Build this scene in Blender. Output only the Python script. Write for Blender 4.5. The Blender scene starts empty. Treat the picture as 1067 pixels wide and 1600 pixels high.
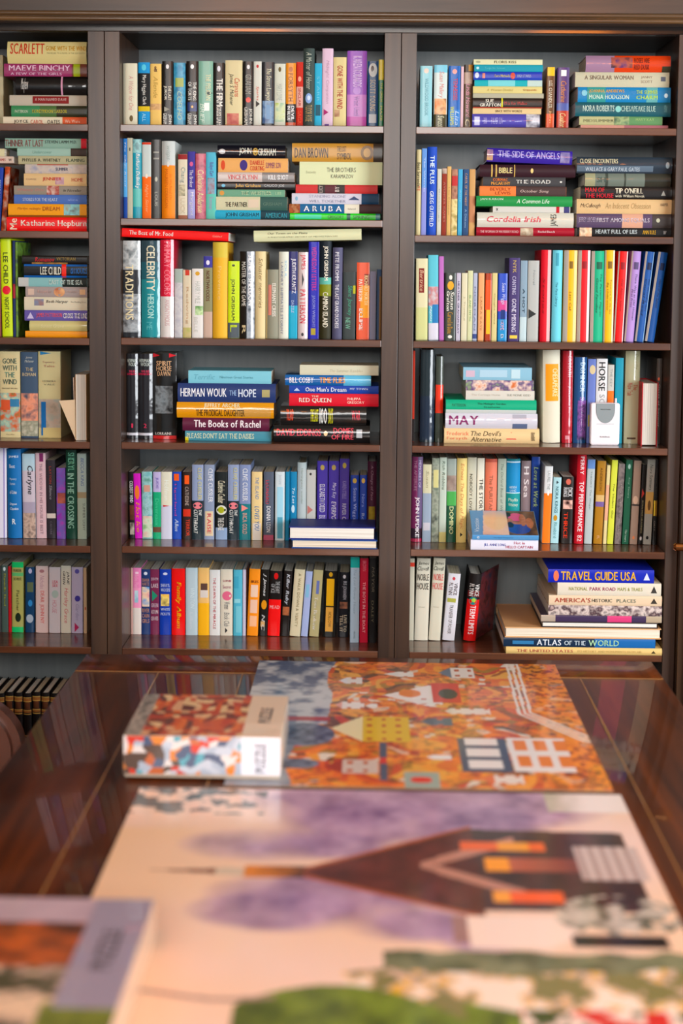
import bpy, bmesh, math, random
from mathutils import Matrix, Vector
R_ = math.radians
S = bpy.context.scene
C = S.collection

# ------------------------------------------------------------------ camera
FPX, CAMZ, PPX, PPY = 2300.0, 1.68, 533.5, 615.57
CR = Matrix.Rotation(R_(1.11), 3, 'Z') @ Matrix.Rotation(R_(90 - 4.87), 3, 'X') @ Matrix.Rotation(R_(0.5), 3, 'Z')
cam_d = bpy.data.cameras.new('camera'); cam = bpy.data.objects.new('camera', cam_d); C.objects.link(cam)
cam.matrix_world = Matrix.Translation((0, 0, CAMZ)) @ CR.to_4x4()
cam_d.sensor_fit = 'VERTICAL'; cam_d.sensor_height = 36.0; cam_d.sensor_width = 36.0
cam_d.lens = FPX / 1600 * 36.0
cam_d.shift_y = (PPY - 800) / 1600.0
cam_d.clip_start = 0.05
cam_d.dof.use_dof = True; cam_d.dof.focus_distance = 3.86; cam_d.dof.aperture_fstop = 1.7
S.camera = cam
S.view_settings.view_transform = 'Standard'; S.view_settings.look = 'None'
S.view_settings.gamma = 1.0; S.view_settings.use_curve_mapping = False
S.view_settings.exposure = 0.34

# ------------------------------------------------------------------ world and lights
w = bpy.data.worlds.new('world'); S.world = w; w.use_nodes = True
w.node_tree.nodes['Background'].inputs[0].default_value = (0.80, 0.88, 1.0, 1)
w.node_tree.nodes['Background'].inputs[1].default_value = 0.18

def area(name, loc, target, sx, sy, power, col):
    d = bpy.data.lights.new(name, 'AREA'); d.shape = 'RECTANGLE'; d.size = sx; d.size_y = sy
    d.energy = power; d.color = col
    o = bpy.data.objects.new(name, d); C.objects.link(o); o.location = loc
    o.rotation_euler = (Vector(target) - Vector(loc)).to_track_quat('-Z', 'Y').to_euler()
    return o
area('window_daylight', (2.75, 1.35, 1.65), (0.0, 3.3, 1.3), 1.7, 1.5, 118, (0.90, 0.95, 1.0))
area('rear_window_daylight', (-0.4, -1.9, 2.62), (0.0, 3.4, 0.9), 2.6, 1.3, 122, (1.0, 0.985, 0.955))

# ------------------------------------------------------------------ materials
def lin(h):
    c = [int(h[i:i + 2], 16) / 255 for i in (0, 2, 4)]
    return tuple((x / 12.92 if x <= 0.04045 else ((x + 0.055) / 1.055) ** 2.4) for x in c) + (1,)

def new_mat(name):
    m = bpy.data.materials.new(name); m.use_nodes = True
    return m, m.node_tree, m.node_tree.nodes['Principled BSDF']

MC = {}
SAT = 1.08
def boost(c):
    g = 0.3 * c[0] + 0.6 * c[1] + 0.1 * c[2]
    return tuple(min(0.9, max(0.004, g + (x - g) * SAT)) for x in c[:3]) + (1,)

def mat(col, kind='p'):
    """kind p: matt printed card, g: gloss laminated, j: clear plastic jacket, i: ink"""
    key = (col, kind)
    if key in MC: return MC[key]
    m, nt, b = new_mat('print_' + kind)
    b.inputs['Roughness'].default_value = {'p': .5, 'g': .34, 'j': .32, 'i': .5}[kind]
    b.inputs['Specular IOR Level'].default_value = .2
    tc = nt.nodes.new('ShaderNodeTexCoord')
    if col.startswith('a:'):
        cols = col[2:].split(',')
        n = nt.nodes.new('ShaderNodeTexNoise'); n.inputs['Scale'].default_value = 42; n.inputs['Detail'].default_value = 2.5
        n.noise_dimensions = '4D'; n.inputs['W'].default_value = sum(map(ord, col)) % 97
        r = nt.nodes.new('ShaderNodeValToRGB'); r.color_ramp.interpolation = 'LINEAR'
        el = r.color_ramp.elements
        while len(el) > 1: el.remove(el[-1])
        el[0].position = .3; el[0].color = boost(lin(cols[0]))
        for k, cc in enumerate(cols[1:]):
            e = el.new(.3 + .4 * (k + 1) / max(1, len(cols) - 1)); e.color = boost(lin(cc))
        nt.links.new(tc.outputs['Object'], n.inputs['Vector']); nt.links.new(n.outputs['Fac'], r.inputs['Fac'])
        nt.links.new(r.outputs['Color'], b.inputs['Base Color'])
    else:
        b.inputs['Base Color'].default_value = boost(lin(col))
    if kind in 'gj':
        b.inputs['Coat Weight'].default_value = .22 if kind == 'g' else .9
        b.inputs['Coat Roughness'].default_value = .18 if kind == 'g' else .07
    if kind == 'j':
        n2 = nt.nodes.new('ShaderNodeTexNoise'); n2.inputs['Scale'].default_value = 24; n2.inputs['Detail'].default_value = 2
        bp = nt.nodes.new('ShaderNodeBump'); bp.inputs['Strength'].default_value = .4; bp.inputs['Distance'].default_value = .004
        nt.links.new(tc.outputs['Object'], n2.inputs['Vector']); nt.links.new(n2.outputs['Fac'], bp.inputs['Height'])
        nt.links.new(bp.outputs['Normal'], b.inputs['Coat Normal'])
    MC[key] = m
    return m

def simple(name, col, rough=.5, metal=0, coat=0, emit=0):
    m, nt, b = new_mat(name)
    b.inputs['Base Color'].default_value = lin(col); b.inputs['Roughness'].default_value = rough
    b.inputs['Metallic'].default_value = metal; b.inputs['Coat Weight'].default_value = coat
    if emit: b.inputs['Emission Color'].default_value = lin(col); b.inputs['Emission Strength'].default_value = emit
    return m

def pages_mat(name, c1, c2, axis):
    m, nt, b = new_mat(name)
    tc = nt.nodes.new('ShaderNodeTexCoord'); mp = nt.nodes.new('ShaderNodeMapping')
    sc = [3, 3, 3]; sc[axis] = 900
    mp.inputs['Scale'].default_value = sc
    n = nt.nodes.new('ShaderNodeTexNoise'); n.inputs['Scale'].default_value = 1; n.inputs['Detail'].default_value = 1
    r = nt.nodes.new('ShaderNodeValToRGB'); r.color_ramp.elements[0].position = .3; r.color_ramp.elements[1].position = .6
    r.color_ramp.elements[0].color = lin(c1); r.color_ramp.elements[1].color = lin(c2)
    for a, bb in ((tc.outputs['Object'], mp.inputs['Vector']), (mp.outputs['Vector'], n.inputs['Vector']), (n.outputs['Fac'], r.inputs['Fac']), (r.outputs['Color'], b.inputs['Base Color'])): nt.links.new(a, bb)
    b.inputs['Roughness'].default_value = .8
    return m
PG_UP = [pages_mat('paper_upright', 'a89c80', 'cfc4aa', 0), pages_mat('paper_upright_white', 'b8b4a8', 'dedbd0', 0)]
PG_FL = [pages_mat('paper_flat', 'cbbca0', 'ece2cf', 2), pages_mat('paper_flat_white', 'd2ccc0', 'f2eee4', 2)]

def wood(name, c1, c2, axis=0, rough=.35, coat=.5, coat_r=.15, scale=1.0, spec=.5):
    m, nt, b = new_mat(name)
    tc = nt.nodes.new('ShaderNodeTexCoord'); mp = nt.nodes.new('ShaderNodeMapping')
    sc = [22 * scale] * 3; sc[axis] = 1.3 * scale
    mp.inputs['Scale'].default_value = sc
    n = nt.nodes.new('ShaderNodeTexNoise'); n.inputs['Scale'].default_value = 1.6; n.inputs['Detail'].default_value = 6; n.inputs['Distortion'].default_value = .6
    r = nt.nodes.new('ShaderNodeValToRGB')
    r.color_ramp.elements[0].position = .32; r.color_ramp.elements[0].color = lin(c1)
    r.color_ramp.elements[1].position = .68; r.color_ramp.elements[1].color = lin(c2)
    bp = nt.nodes.new('ShaderNodeBump'); bp.inputs['Strength'].default_value = .06; bp.inputs['Distance'].default_value = .002
    L = nt.links.new
    L(tc.outputs['Object'], mp.inputs['Vector']); L(mp.outputs['Vector'], n.inputs['Vector']); L(n.outputs['Fac'], r.inputs['Fac'])
    L(r.outputs['Color'], b.inputs['Base Color']); L(n.outputs['Fac'], bp.inputs['Height']); L(bp.outputs['Normal'], b.inputs['Normal'])
    b.inputs['Roughness'].default_value = rough; b.inputs['Specular IOR Level'].default_value = spec
    b.inputs['Coat Weight'].default_value = coat; b.inputs['Coat Roughness'].default_value = coat_r
    return m
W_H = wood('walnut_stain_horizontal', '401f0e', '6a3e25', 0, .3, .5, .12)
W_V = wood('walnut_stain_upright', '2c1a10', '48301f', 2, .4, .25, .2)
W_FAS = wood('walnut_gloss_fascia', '120a06', '20120b', 0, .2, .5, .08)
W_TAB = wood('table_mahogany', '321404', '703408', 1, .35, .22, .05, .6, .12)
W_TABX = wood('table_mahogany_cross', '2e1104', '602a08', 0, .35, .22, .05, .6, .12)
W_INL = simple('inlay_maple', 'a8743c', .3, 0, .6)
W_BACK = wood('back_panel_grey', '6a7072', '757a7a', 2, .4, .2, .25)
W_OAK = wood('oak_amber', '241405', '4c2e0c', 2, .35, .5)
LEATHER = simple('brown_leather', '6b3f2e', .38, 0, .3)
BRASS = simple('copper_brass', 'd08a50', .16, 1.0)

# ------------------------------------------------------------------ helpers
def link(name, me, parent=None, loc=None):
    o = bpy.data.objects.new(name, me); C.objects.link(o)
    if parent: o.parent = parent
    if loc: o.location = loc
    return o
def tag(o, label=None, cat=None, group=None, kind=None):
    for k, v in (('label', label), ('category', cat), ('group', group), ('kind', kind)):
        if v: o[k] = v
    return o
def box_bm(bm, x0, x1, y0, y1, z0, z1, bev=0, mi=0):
    r = bmesh.ops.create_cube(bm, size=1)
    bmesh.ops.transform(bm, matrix=Matrix.Translation(((x0 + x1) / 2, (y0 + y1) / 2, (z0 + z1) / 2)) @ Matrix.Diagonal((x1 - x0, y1 - y0, z1 - z0, 1)), verts=r['verts'])
    fs = {f for v in r['verts'] for f in v.link_faces}
    if bev:
        es = list({e for v in r['verts'] for e in v.link_edges})
        q = bmesh.ops.bevel(bm, geom=es, offset=bev, segments=2, affect='EDGES', profile=.5)
        fs = set(q['faces']) | {f for f in fs if f.is_valid}
    for f in fs: f.material_index = mi
def fin(name, bm, mats, parent=None, loc=None, smooth=True, ang=35):
    me = bpy.data.meshes.new(name); bm.to_mesh(me); bm.free()
    for m in (mats if isinstance(mats, (list, tuple)) else [mats]): me.materials.append(m)
    if smooth:
        for p in me.polygons: p.use_smooth = True
        me.set_sharp_from_angle(angle=R_(ang))
    return link(name, me, parent, loc)
def box(name, x0, x1, y0, y1, z0, z1, m, parent=None, bev=.0015):
    bm = bmesh.new(); box_bm(bm, x0, x1, y0, y1, z0, z1, bev)
    return fin(name, bm, m, parent, smooth=False)
def tube(bm, pts, r, n=10, mi=0):
    rings = []
    for i, p in enumerate(pts):
        p = Vector(p); a = Vector(pts[max(0, i - 1)]); b_ = Vector(pts[min(len(pts) - 1, i + 1)])
        d = (b_ - a).normalized(); q = d.to_track_quat('Z', 'Y')
        rr = r[i] if isinstance(r, (list, tuple)) else r
        rings.append([bm.verts.new(p + q @ Vector((math.cos(t * 2 * math.pi / n) * rr, math.sin(t * 2 * math.pi / n) * rr, 0))) for t in range(n)])
    for A, B in zip(rings, rings[1:]):
        for k in range(n):
            f = bm.faces.new((A[k], A[(k + 1) % n], B[(k + 1) % n], B[k])); f.material_index = mi
    bm.faces.new(rings[0][::-1]).material_index = mi; bm.faces.new(rings[-1]).material_index = mi
def empty(name, loc=(0, 0, 0), rz=0):
    o = bpy.data.objects.new(name, None); C.objects.link(o); o.location = loc; o.rotation_euler = (0, 0, rz); o.empty_display_size = .05
    return o

# ------------------------------------------------------------------ glyph cache for printed lettering
GL = {}
def glyph(ch, bold):
    k = (ch, bold)
    if k in GL: return GL[k]
    cu = bpy.data.curves.new('glyph', 'FONT'); cu.body = ch; cu.size = 1.0; cu.resolution_u = 2
    o = bpy.data.objects.new('glyph', cu); C.objects.link(o)
    bpy.context.view_layer.update()
    dg = bpy.context.evaluated_depsgraph_get()
    me = o.evaluated_get(dg).to_mesh()
    gb = bmesh.new(); gb.from_mesh(me)
    if len(gb.verts):
        for ax in (0, 1):
            lo = min(v.co[ax] for v in gb.verts); hi = max(v.co[ax] for v in gb.verts); n_ = max(1, round((hi - lo) / .13))
            for q in range(1, n_):
                co = [0, 0, 0]; co[ax] = lo + (hi - lo) * q / n_; no = [0, 0, 0]; no[ax] = 1
                bmesh.ops.bisect_plane(gb, geom=gb.verts[:] + gb.edges[:] + gb.faces[:], plane_co=co, plane_no=no)
    gb.verts.index_update()
    vs = [(v.co.x, v.co.y) for v in gb.verts]; fs = [tuple(v.index for v in f.verts) for f in gb.faces]; gb.free()
    o.evaluated_get(dg).to_mesh_clear(); bpy.data.objects.remove(o); bpy.data.curves.remove(cu)
    if vs:
        x0 = min(v[0] for v in vs); x1 = max(v[0] for v in vs)
        vs = [(v[0] - x0, v[1]) for v in vs]; wd = x1 - x0
        if bold:   # heavier strokes: the letter struck twice, a hair apart
            n_ = len(vs); vs = vs + [(x + .04, y + .004) for x, y in vs]; fs = fs + [tuple(i + n_ for i in f) for f in fs]; wd += .04
    else: wd = .22
    GL[k] = (vs, fs, wd)
    return GL[k]
def text_geo(s, bold=False, italic=False):
    """lettering normalised to a box 0..1 x 0..1, cap height = 1 when there are no descenders"""
    x = 0; V = []; F = []
    for ch in s:
        if ch == ' ': x += .3; continue
        vs, fs, wd = glyph(ch, bold)
        n = len(V)
        V += [(x + a + (.22 * b if italic else 0), b) for a, b in vs]; F += [tuple(i + n for i in f) for f in fs]
        x += wd + .07
    if not V: return [], []
    x0 = min(v[0] for v in V); x1 = max(v[0] for v in V); y0 = min(v[1] for v in V); y1 = max(v[1] for v in V)
    return [((a - x0) / (x1 - x0), (b - y0) / (y1 - y0)) for a, b in V], F

# ------------------------------------------------------------------ a book
# local frame: u runs head to tail along the spine, v across its thickness, w into the shelf
def book_cover(L, T, D, kind, base, bands, texts, upright, fore):
    hard = kind in 'hj'
    t = .0028 if hard else .0007
    b = min(.0075, .2 * T) if hard else min(.0022, .07 * T)
    mk = {'h': 'p', 'j': 'j', 'p': 'p', 'g': 'g'}[kind]
    mats = [mat(base, mk)]
    def mi(col, ink=False):
        m = mat(col, ('i' if mk == 'p' else mk) if ink else mk)
        if m not in mats: mats.append(m)
        return mats.index(m)
    def prof(v):
        s = max(-1, min(1, 2 * v / T - 1))
        return -b * (1 - s * s) if hard else -b * (1 - s ** 4)
    def P(u, v, wv):
        if fore: wv = D - wv
        return Vector((v, wv, L - u)) if upright else Vector((u, wv, v))
    NS = 8
    out = [(D, 0.0)]
    if hard: out += [(.013, 0.0), (.009, .0009), (.005, 0.0)]
    out += [(prof(T * k / NS), T * k / NS) for k in range(NS + 1)]
    if hard: out += [(.005, T), (.009, T - .0009), (.013, T)]
    out += [(D, T)]
    inn = []
    for (wv, v) in out:
        inn.append((wv if wv > .0045 else wv + t * 1.2, min(max(v, t), T - t)))
    bm = bmesh.new()
    rows = []
    for u in (0, L):
        rows.append(([bm.verts.new(P(u, v, wv)) for wv, v in out], [bm.verts.new(P(u, v, wv)) for wv, v in inn]))
    (o0, i0), (o1, i1) = rows; n = len(out)
    for k in range(n - 1):
        bm.faces.new((o0[k], o0[k + 1], o1[k + 1], o1[k])); bm.faces.new((i0[k], i1[k], i1[k + 1], i0[k + 1]))
        for o_, i_ in rows: bm.faces.new((o_[k], i_[k], i_[k + 1], o_[k + 1]))
    for k in (0, n - 1): bm.faces.new((o0[k], o1[k], i1[k], i0[k]))
    bmesh.ops.recalc_face_normals(bm, faces=bm.faces)
    lift = .00035
    nb = len(bm.faces)
    for bd in bands:
        u0, u1, col = bd[:3]; v0, v1 = (bd[3], bd[4]) if len(bd) > 4 else (0.0, 1.0)
        m_ = mi(col); shape = bd[5] if len(bd) > 5 else 'r'
        if shape == 'o':
            cu, cv = (u0 + u1) / 2 * L, (v0 + v1) / 2 * T; ru, rv = (u1 - u0) / 2 * L, (v1 - v0) / 2 * T
            cen = bm.verts.new(P(cu, cv, prof(cv) - lift - .0002))
            ring = []
            for k in range(20):
                a = k * math.pi / 10; vv = cv + rv * math.sin(a)
                ring.append(bm.verts.new(P(cu + ru * math.cos(a), vv, prof(vv) - lift)))
            for k in range(20): bm.faces.new((cen, ring[k], ring[(k + 1) % 20])).material_index = m_
        elif shape == 't':
            pts = [(u0, v0), (u1, v0), ((u0 + u1) / 2, v1)]
            bm.faces.new([bm.verts.new(P(a * L, c * T, prof(c * T) - lift - .0004)) for a, c in pts]).material_index = m_
        else:
            K = 8; A = []; B_ = []
            u0_, u1_ = max(u0, .0015) * L, min(u1, .9985) * L
            for k in range(K + 1):
                v = (v0 + (v1 - v0) * k / K) * T
                A.append(bm.verts.new(P(u0_, v, prof(v) - lift))); B_.append(bm.verts.new(P(u1_, v, prof(v) - lift)))
            for k in range(K): bm.faces.new((A[k], A[k + 1], B_[k + 1], B_[k])).material_index = m_
        lift += .00012
    lift += .0002
    for tx in texts:
        s, u0, u1, v0, v1, col = tx[:6]; fl = tx[6] if len(tx) > 6 else ''
        V, F = text_geo(s, 'b' in fl, 'i' in fl)
        m_ = mi(col, True); bv = []
        for (a, c) in V:
            if '^' in fl: u = u1 - (u1 - u0) * c; v = v0 + (v1 - v0) * a
            else: u = u0 + (u1 - u0) * a; v = v0 + (v1 - v0) * c
            bv.append(bm.verts.new(P(u * L, v * T, prof(v * T) - lift)))
        for f in F:
            try: bm.faces.new([bv[i] for i in f]).material_index = m_
            except ValueError: pass
    me = bpy.data.meshes.new('cover'); bm.to_mesh(me); bm.free()
    for m in mats: me.materials.append(m)
    for p in me.polygons: p.use_smooth = p.index < nb
    me.set_sharp_from_angle(angle=R_(38))
    # the page block
    m = .003 if hard else .0004
    bm = bmesh.new(); e = .00015
    q = [P(u, v, wv) for u in (m, L - m) for v in (t + e, T - t - e) for wv in ((.0045 if hard else .0015), D - m)]
    lo = [min(p[i] for p in q) for i in range(3)]; hi = [max(p[i] for p in q) for i in range(3)]
    box_bm(bm, lo[0], hi[0], lo[1], hi[1], lo[2], hi[2])
    mp = bpy.data.meshes.new('page_block'); bm.to_mesh(mp); bm.free()
    return me, mp

SHELF_Y = 3.85
def at(px, py, Y):
    d = CR @ Vector(((px - PPX) / FPX, -(py - PPY) / FPX, -1)); t = Y / d.y
    return Vector((d.x * t, Y, CAMZ + d.z * t))
SHELF = {'L': [2.048, 1.771, 1.492, 1.2175, .939, .6645, .29], 'M': [2.048, 1.806, 1.494, 1.218, .940, .6645, .29], 'R': [2.047, 1.7685, 1.493, 1.217, .941, .6640, .29]}
BX = {'L': (-1.477, -.7388), 'M': (-.6547, .0277), 'R': (.1123, .7817)}
BAY = {'L': 'left', 'M': 'middle', 'R': 'right'}
ROWN = ['top', 'second', 'third', 'fourth', 'fifth', 'sixth', 'lowest']
USED = {}
cnt = [0]
def short(d):
    wds = d.split(); return ' '.join(wds[:2])
def mk_label(desc, bay, row, rel):
    base = f"{desc}, {ROWN[row - 1]} shelf of {BAY[bay]} bay"
    for r in rel:
        L = base + ', ' + r
        if len(L.replace(',', '').split()) <= 16 and L not in USED: USED[L] = 1; return L
    if base in USED: print('DUP', base)
    USED[base] = 1; return base
def put(desc, me, mp, loc, rot, bay, row, rel, upright):
    o = empty('book', loc); o.rotation_euler = rot
    c = link('cover', me, o)
    cnt[0] += 1
    mp.materials.append((PG_UP if upright else PG_FL)[cnt[0] % 2])
    link('page_block', mp, o)
    tag(o, mk_label(desc, bay, row, rel), 'book', f"books on the {ROWN[row - 1]} shelf of the {BAY[bay]} bay")
    return o

def V(bay, row, back, items, depth=None):
    """upright books: (x0, x1, y_top, lean_px, kind, description, base colour, bands, lettering)"""
    zs = SHELF[bay][row - 1] + .0004; Y = SHELF_Y + back; prev = -9; pd = None
    for it in items:
        x0, x1, yt, lean, kind, desc, base, bands, texts = it
        fore = 'f' in kind; kind = kind.replace('f', '')
        P0 = at(x0, 400, Y); scale = FPX / Y
        yb = 0
        # foot of the spine in the picture, found from the shelf height
        lo, hi = 0, 1700
        for _ in range(30):
            mid = (lo + hi) / 2
            if at(x0, mid, Y).z > zs: lo = mid
            else: hi = mid
        X0 = at(x0, lo, Y).x; X1 = at(x1, lo, Y).x
        H = at(x0, yt, Y).z - zs
        a = math.atan2(lean / 600.0, H) if lean else 0
        H = H / math.cos(a)
        if lean > 0: H -= 0
        X0 = max(X0, prev + .0004, BX[bay][0]); X1 = min(X1, BX[bay][1])
        w0 = .75 * (at(x1, lo, Y).x - at(x0, lo, Y).x)
        if X1 - X0 < w0:
            if X0 + w0 <= BX[bay][1]: X1 = X0 + w0
            else: X0 = max(prev + .0004, X1 - w0)
        if a < 0 and X0 + H * math.sin(a) < BX[bay][0]: dx = BX[bay][0] - X0 - H * math.sin(a); X0 += dx; X1 += dx
        if a > 0 and X1 + H * math.sin(a) > BX[bay][1]: dx = X1 + H * math.sin(a) - BX[bay][1]; X0 -= dx; X1 -= dx
        Wd = max(.005, X1 - X0 - .0006) * math.cos(a)
        top = SHELF[bay][row - 2] - .0205 if row > 1 else 2.283
        H = min(H, (top - zs - Wd * abs(math.sin(a))) / math.cos(a))
        D = depth or min(.235, H * (.66 if kind in 'hj' else .61))
        D = min(D, SHELF_Y + .318 - Y)
        me, mp = book_cover(H, Wd, D, kind, base, bands, texts, True, fore)
        z = zs + (Wd * math.sin(a) if a > 0 else 0) + (.0004 if a else 0)
        rel = []
        if pd: rel = ['beside the ' + pd, 'next to ' + pd]
        put(desc, me, mp, (X0, Y, z), (0, a, 0), bay, row, rel, True)
        prev = X0 + Wd / math.cos(a) + (0 if not a else .0002); pd = short(desc)

def H(bay, row, back, items, depth=None, z0=None):
    """a pile, topmost first: (x0, x1, y_top, y_bottom, tilt_deg, kind, description, base colour, bands, lettering)"""
    zprev = (SHELF[bay][row - 1] if z0 is None else z0) + .0004; Y = SHELF_Y + back
    n = len(items); k = n
    for it in reversed(items):
        k -= 1
        x0, x1, yt, yb, tilt, kind, desc, base, bands, texts = it[:10]
        fore = 'f' in kind; kind = kind.replace('f', '')
        A = at(x0, yt, Y); B_ = at(x1, yt + (x1 - x0) * .0087, Y)
        A.x = max(A.x, BX[bay][0]); L = min(B_.x, BX[bay][1]) - A.x; zt = A.z
        T = max(.006, zt - zprev)
        if tilt: T = (yb - yt) / (FPX / Y)
        if T > (yb - yt) / (FPX / Y) * 1.5: T = (yb - yt) / (FPX / Y) * 1.2
        D = depth or min(.24, L * (.66 if kind in 'hj' else .6)); D = min(D, .31 - back)
        me, mp = book_cover(L, T, D, kind, base, bands, texts, False, fore)
        a = R_(tilt)
        z = zprev
        if a > 0: z = zprev + L * math.sin(a)
        rel = ['topmost of its pile'] if k == 0 else ['under the ' + short(items[k - 1][6]), 'below ' + short(items[k - 1][6])]
        o = put(desc, me, mp, (A.x + (.001 if a else 0), Y, z), (0, a, 0), bay, row, rel, False)
        zprev = z + T + .0003
    return zprev
# ------------------------------------------------------------------ the room
def wall(name, *a, m): 
    o = box(name, *a, m, None, 0); o['kind'] = 'structure'; return o
PLASTER = simple('warm_plaster', '8c745a', .8)
CEIL = simple('ceiling_white', 'a89a84', .85)
FLOORM = wood('floor_boards', '3a2414', '5c3c22', 1, .4, .3)
wall('floor', -3.1, 3.1, -3.2, 4.4, -.06, 0, m=FLOORM)
wall('ceiling', -3.1, 3.1, -3.2, 4.4, 3.05, 3.12, m=CEIL)
wall('wall_back', -3.1, 3.1, 4.21, 4.4, 0, 3.05, m=PLASTER)
wall('wall_left', -3.2, -3.1, -3.2, 4.4, 0, 3.05, m=PLASTER)
bm = bmesh.new()
for a in ((-3.2, .4, 0, 3.05), (2.3, 4.4, 0, 3.05), (.4, 2.3, 0, .85), (.4, 2.3, 2.45, 3.05)): box_bm(bm, 3.1, 3.2, *a)
o = fin('wall_right', bm, PLASTER); o['kind'] = 'structure'
bm = bmesh.new()
for (a, b, c, d) in ((.4, 2.3, .85, .92), (.4, 2.3, 2.38, 2.45), (.4, .47, .85, 2.45), (2.23, 2.3, .85, 2.45), (1.33, 1.37, .85, 2.45), (.4, 2.3, 1.62, 1.66)): box_bm(bm, 3.11, 3.17, a, b, c, d)
o = fin('window_1', bm, CEIL); o['kind'] = 'structure'

W_TOP = wood('top_board_walnut', '140d09', '241811', 0, .5, .15, .2, 1.0, .2)
# ------------------------------------------------------------------ the built-in bookcase
F0, F1 = SHELF_Y, SHELF_Y + .32
bc = empty('bookcase', (0, F0, 0))
tag(bc, 'tall dark walnut built-in bookcase packed with books behind the table', 'bookcase')
def bpart(name, *a, m=W_H, bev=.0015):
    o = box(name, *a, m, None, bev); o.parent = bc; o.location = (0, -F0, 0); return o
bpart('back_panel', -1.5, .90, F1, F1 + .015, .05, 2.60, m=W_BACK, bev=0)
for a, b in ((-1.56, -1.478), (-.738, -.6555), (.0285, .1115), (.7825, .815)):
    if b < .5:
        j = a + (b - a) * .52
        bpart('divider', a, j - .0008, F0, F1, .0, 2.30, m=W_V, bev=.001); bpart('divider', j + .0008, b, F0 + .001, F1, .0, 2.30, m=W_V, bev=.001)
    else: bpart('divider', a, b, F0, F1, .0, 2.30, m=W_V)
for bay, a, b in (('L', -1.478, -.738), ('M', -.6555, .0285), ('R', .1115, .7825)):
    for z in SHELF[bay]:
        bpart('shelf', a + .0004, b - .0004, F0 + .001, F1, z - .0185, z)
    bpart('top_board', a + .0004, b - .0004, F0 + .03, F1, 2.284, 2.305, m=W_TOP)
bpart('plinth', -1.5, .815, F0 + .02, F0 + .04, 0, .27)
bpart('fascia', -1.56, .83, F0 - .004, F0 + .028, 2.284, 2.312, m=W_FAS)
bpart('header_board', -1.6, .95, F0 - .06, F0 + .03, 2.325, 2.75, m=wood('header_walnut', '2c1d12', '463224', 0, .4, .3, .2))
bm = bmesh.new()
for z, yy in ((2.3195, F0 - .070), (2.3075, F0 - .064)):
    tube(bm, [(-1.6, yy + .006, z), (.95, yy + .006, z)], .0065, 12)
box_bm(bm, -1.6, .95, F0 - .062, F0 - .004, 2.303, 2.3245)
o = fin('cornice_moulding', bm, wood('cornice_wood', '3f2c1a', '6a4c2c', 0, .3, .8)); o.parent = bc; o.location = (0, -F0, 0)

# neighbouring door with its lever handle
d = box('door_1', .838, 1.7, F0 - .05, F0 - .01, .02, 2.28, W_OAK, None, .003); d['kind'] = 'structure'
bm = bmesh.new()
tube(bm, [(.845, F0 - .105, 0), (.795, F0 - .105, 0), (.790, F0 - .105, 0)], [.0105, .0105, .006], 14)
tube(bm, [(.845, F0 - .105, 0), (.875, F0 - .1, 0), (.885, F0 - .05, 0)], .0085, 14)
tube(bm, [(.885, F0 - .05, 0), (.885, F0 - .06, 0)], .026, 20)
h = fin('door_handle', bm, BRASS); h.location = (-.008, 0, .976); h.parent = d
t_ = box('trim_1', .816, .8375, F0 - .03, F0 + .3, 0, 2.28, W_OAK, None, .001); t_['kind'] = 'structure'

# ------------------------------------------------------------------ the table
TZ = .75
tb = empty('library_table', (0, 2.2, 0))
tag(tb, 'long glossy dark mahogany table with thin inlay lines, below the bookcase', 'table')
bm = bmesh.new()
box_bm(bm, -.675, .68, .7, 3.317, TZ - .035, TZ, .002, 0)
box_bm(bm, -.675, .68, 3.321, 3.468, TZ - .035, TZ, .002, 1)
box_bm(bm, -.674, .679, 3.31, 3.33, TZ - .034, TZ - .0015, 0, 2)
for x in (-.480, -.286, .488): box_bm(bm, x - .0013, x + .0013, .702, 3.317, TZ - .01, TZ + .0002, 0, 2)
box_bm(bm, -.673, .678, 3.3175, 3.3205, TZ - .01, TZ + .0002, 0, 2)
o = fin('table_top', bm, [W_TAB, W_TABX, W_INL], tb); o.location = (0, -2.2, 0)
o = box('apron', -.6, .6, .8, 3.38, TZ - .13, TZ - .036, W_TAB, tb); o.location = (0, -2.2, 0)
for x in (-.56, .56):
    for y in (.86, 3.3):
        bm = bmesh.new()
        tube(bm, [(x, y - 2.2, 0), (x, y - 2.2, .06), (x, y - 2.2, .1), (x, y - 2.2, .35), (x, y - 2.2, .55), (x, y - 2.2, .62)], [.02, .026, .022, .034, .04, .045], 16)
        fin('leg', bm, W_V, tb)

# brown chair by the table's far corner
ch = empty('leather_chair', (-1.085, 3.10, 0))
tag(ch, 'brown leather armchair with a rounded back standing left of the table', 'chair')
def ch_slab(name, w_, hgt, th, loc, rot=(0, 0, 0), m=LEATHER):
    bm = bmesh.new(); r = .0
    prof = []
    for k in range(25):
        a = math.pi * k / 24
        prof.append((w_ / 2 * math.copysign(abs(math.cos(a)) ** .75, math.cos(a)), hgt - .16 + .16 * math.sin(a) ** .8 if 0 < k < 24 else hgt - .16))
    prof = [(w_ / 2 * .92, 0)] + prof + [(-w_ / 2 * .92, 0)]
    f = bm.faces.new([bm.verts.new((x, 0, z)) for x, z in prof])
    e = bmesh.ops.extrude_face_region(bm, geom=[f])
    bmesh.ops.translate(bm, verts=[v for v in e['geom'] if isinstance(v, bmesh.types.BMVert)], vec=(0, th, 0))
    bmesh.ops.recalc_face_normals(bm, faces=bm.faces)
    bmesh.ops.bevel(bm, geom=[e_ for e_ in bm.edges if abs(e_.verts[0].co.y - e_.verts[1].co.y) < 1e-6], offset=.02, segments=4, affect='EDGES')
    o = fin(name, bm, m, ch); o.location = loc; o.rotation_euler = rot
ch_slab('backrest', .56, .405, .09, (0, .20, .29), (R_(-5), 0, 0))
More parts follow.
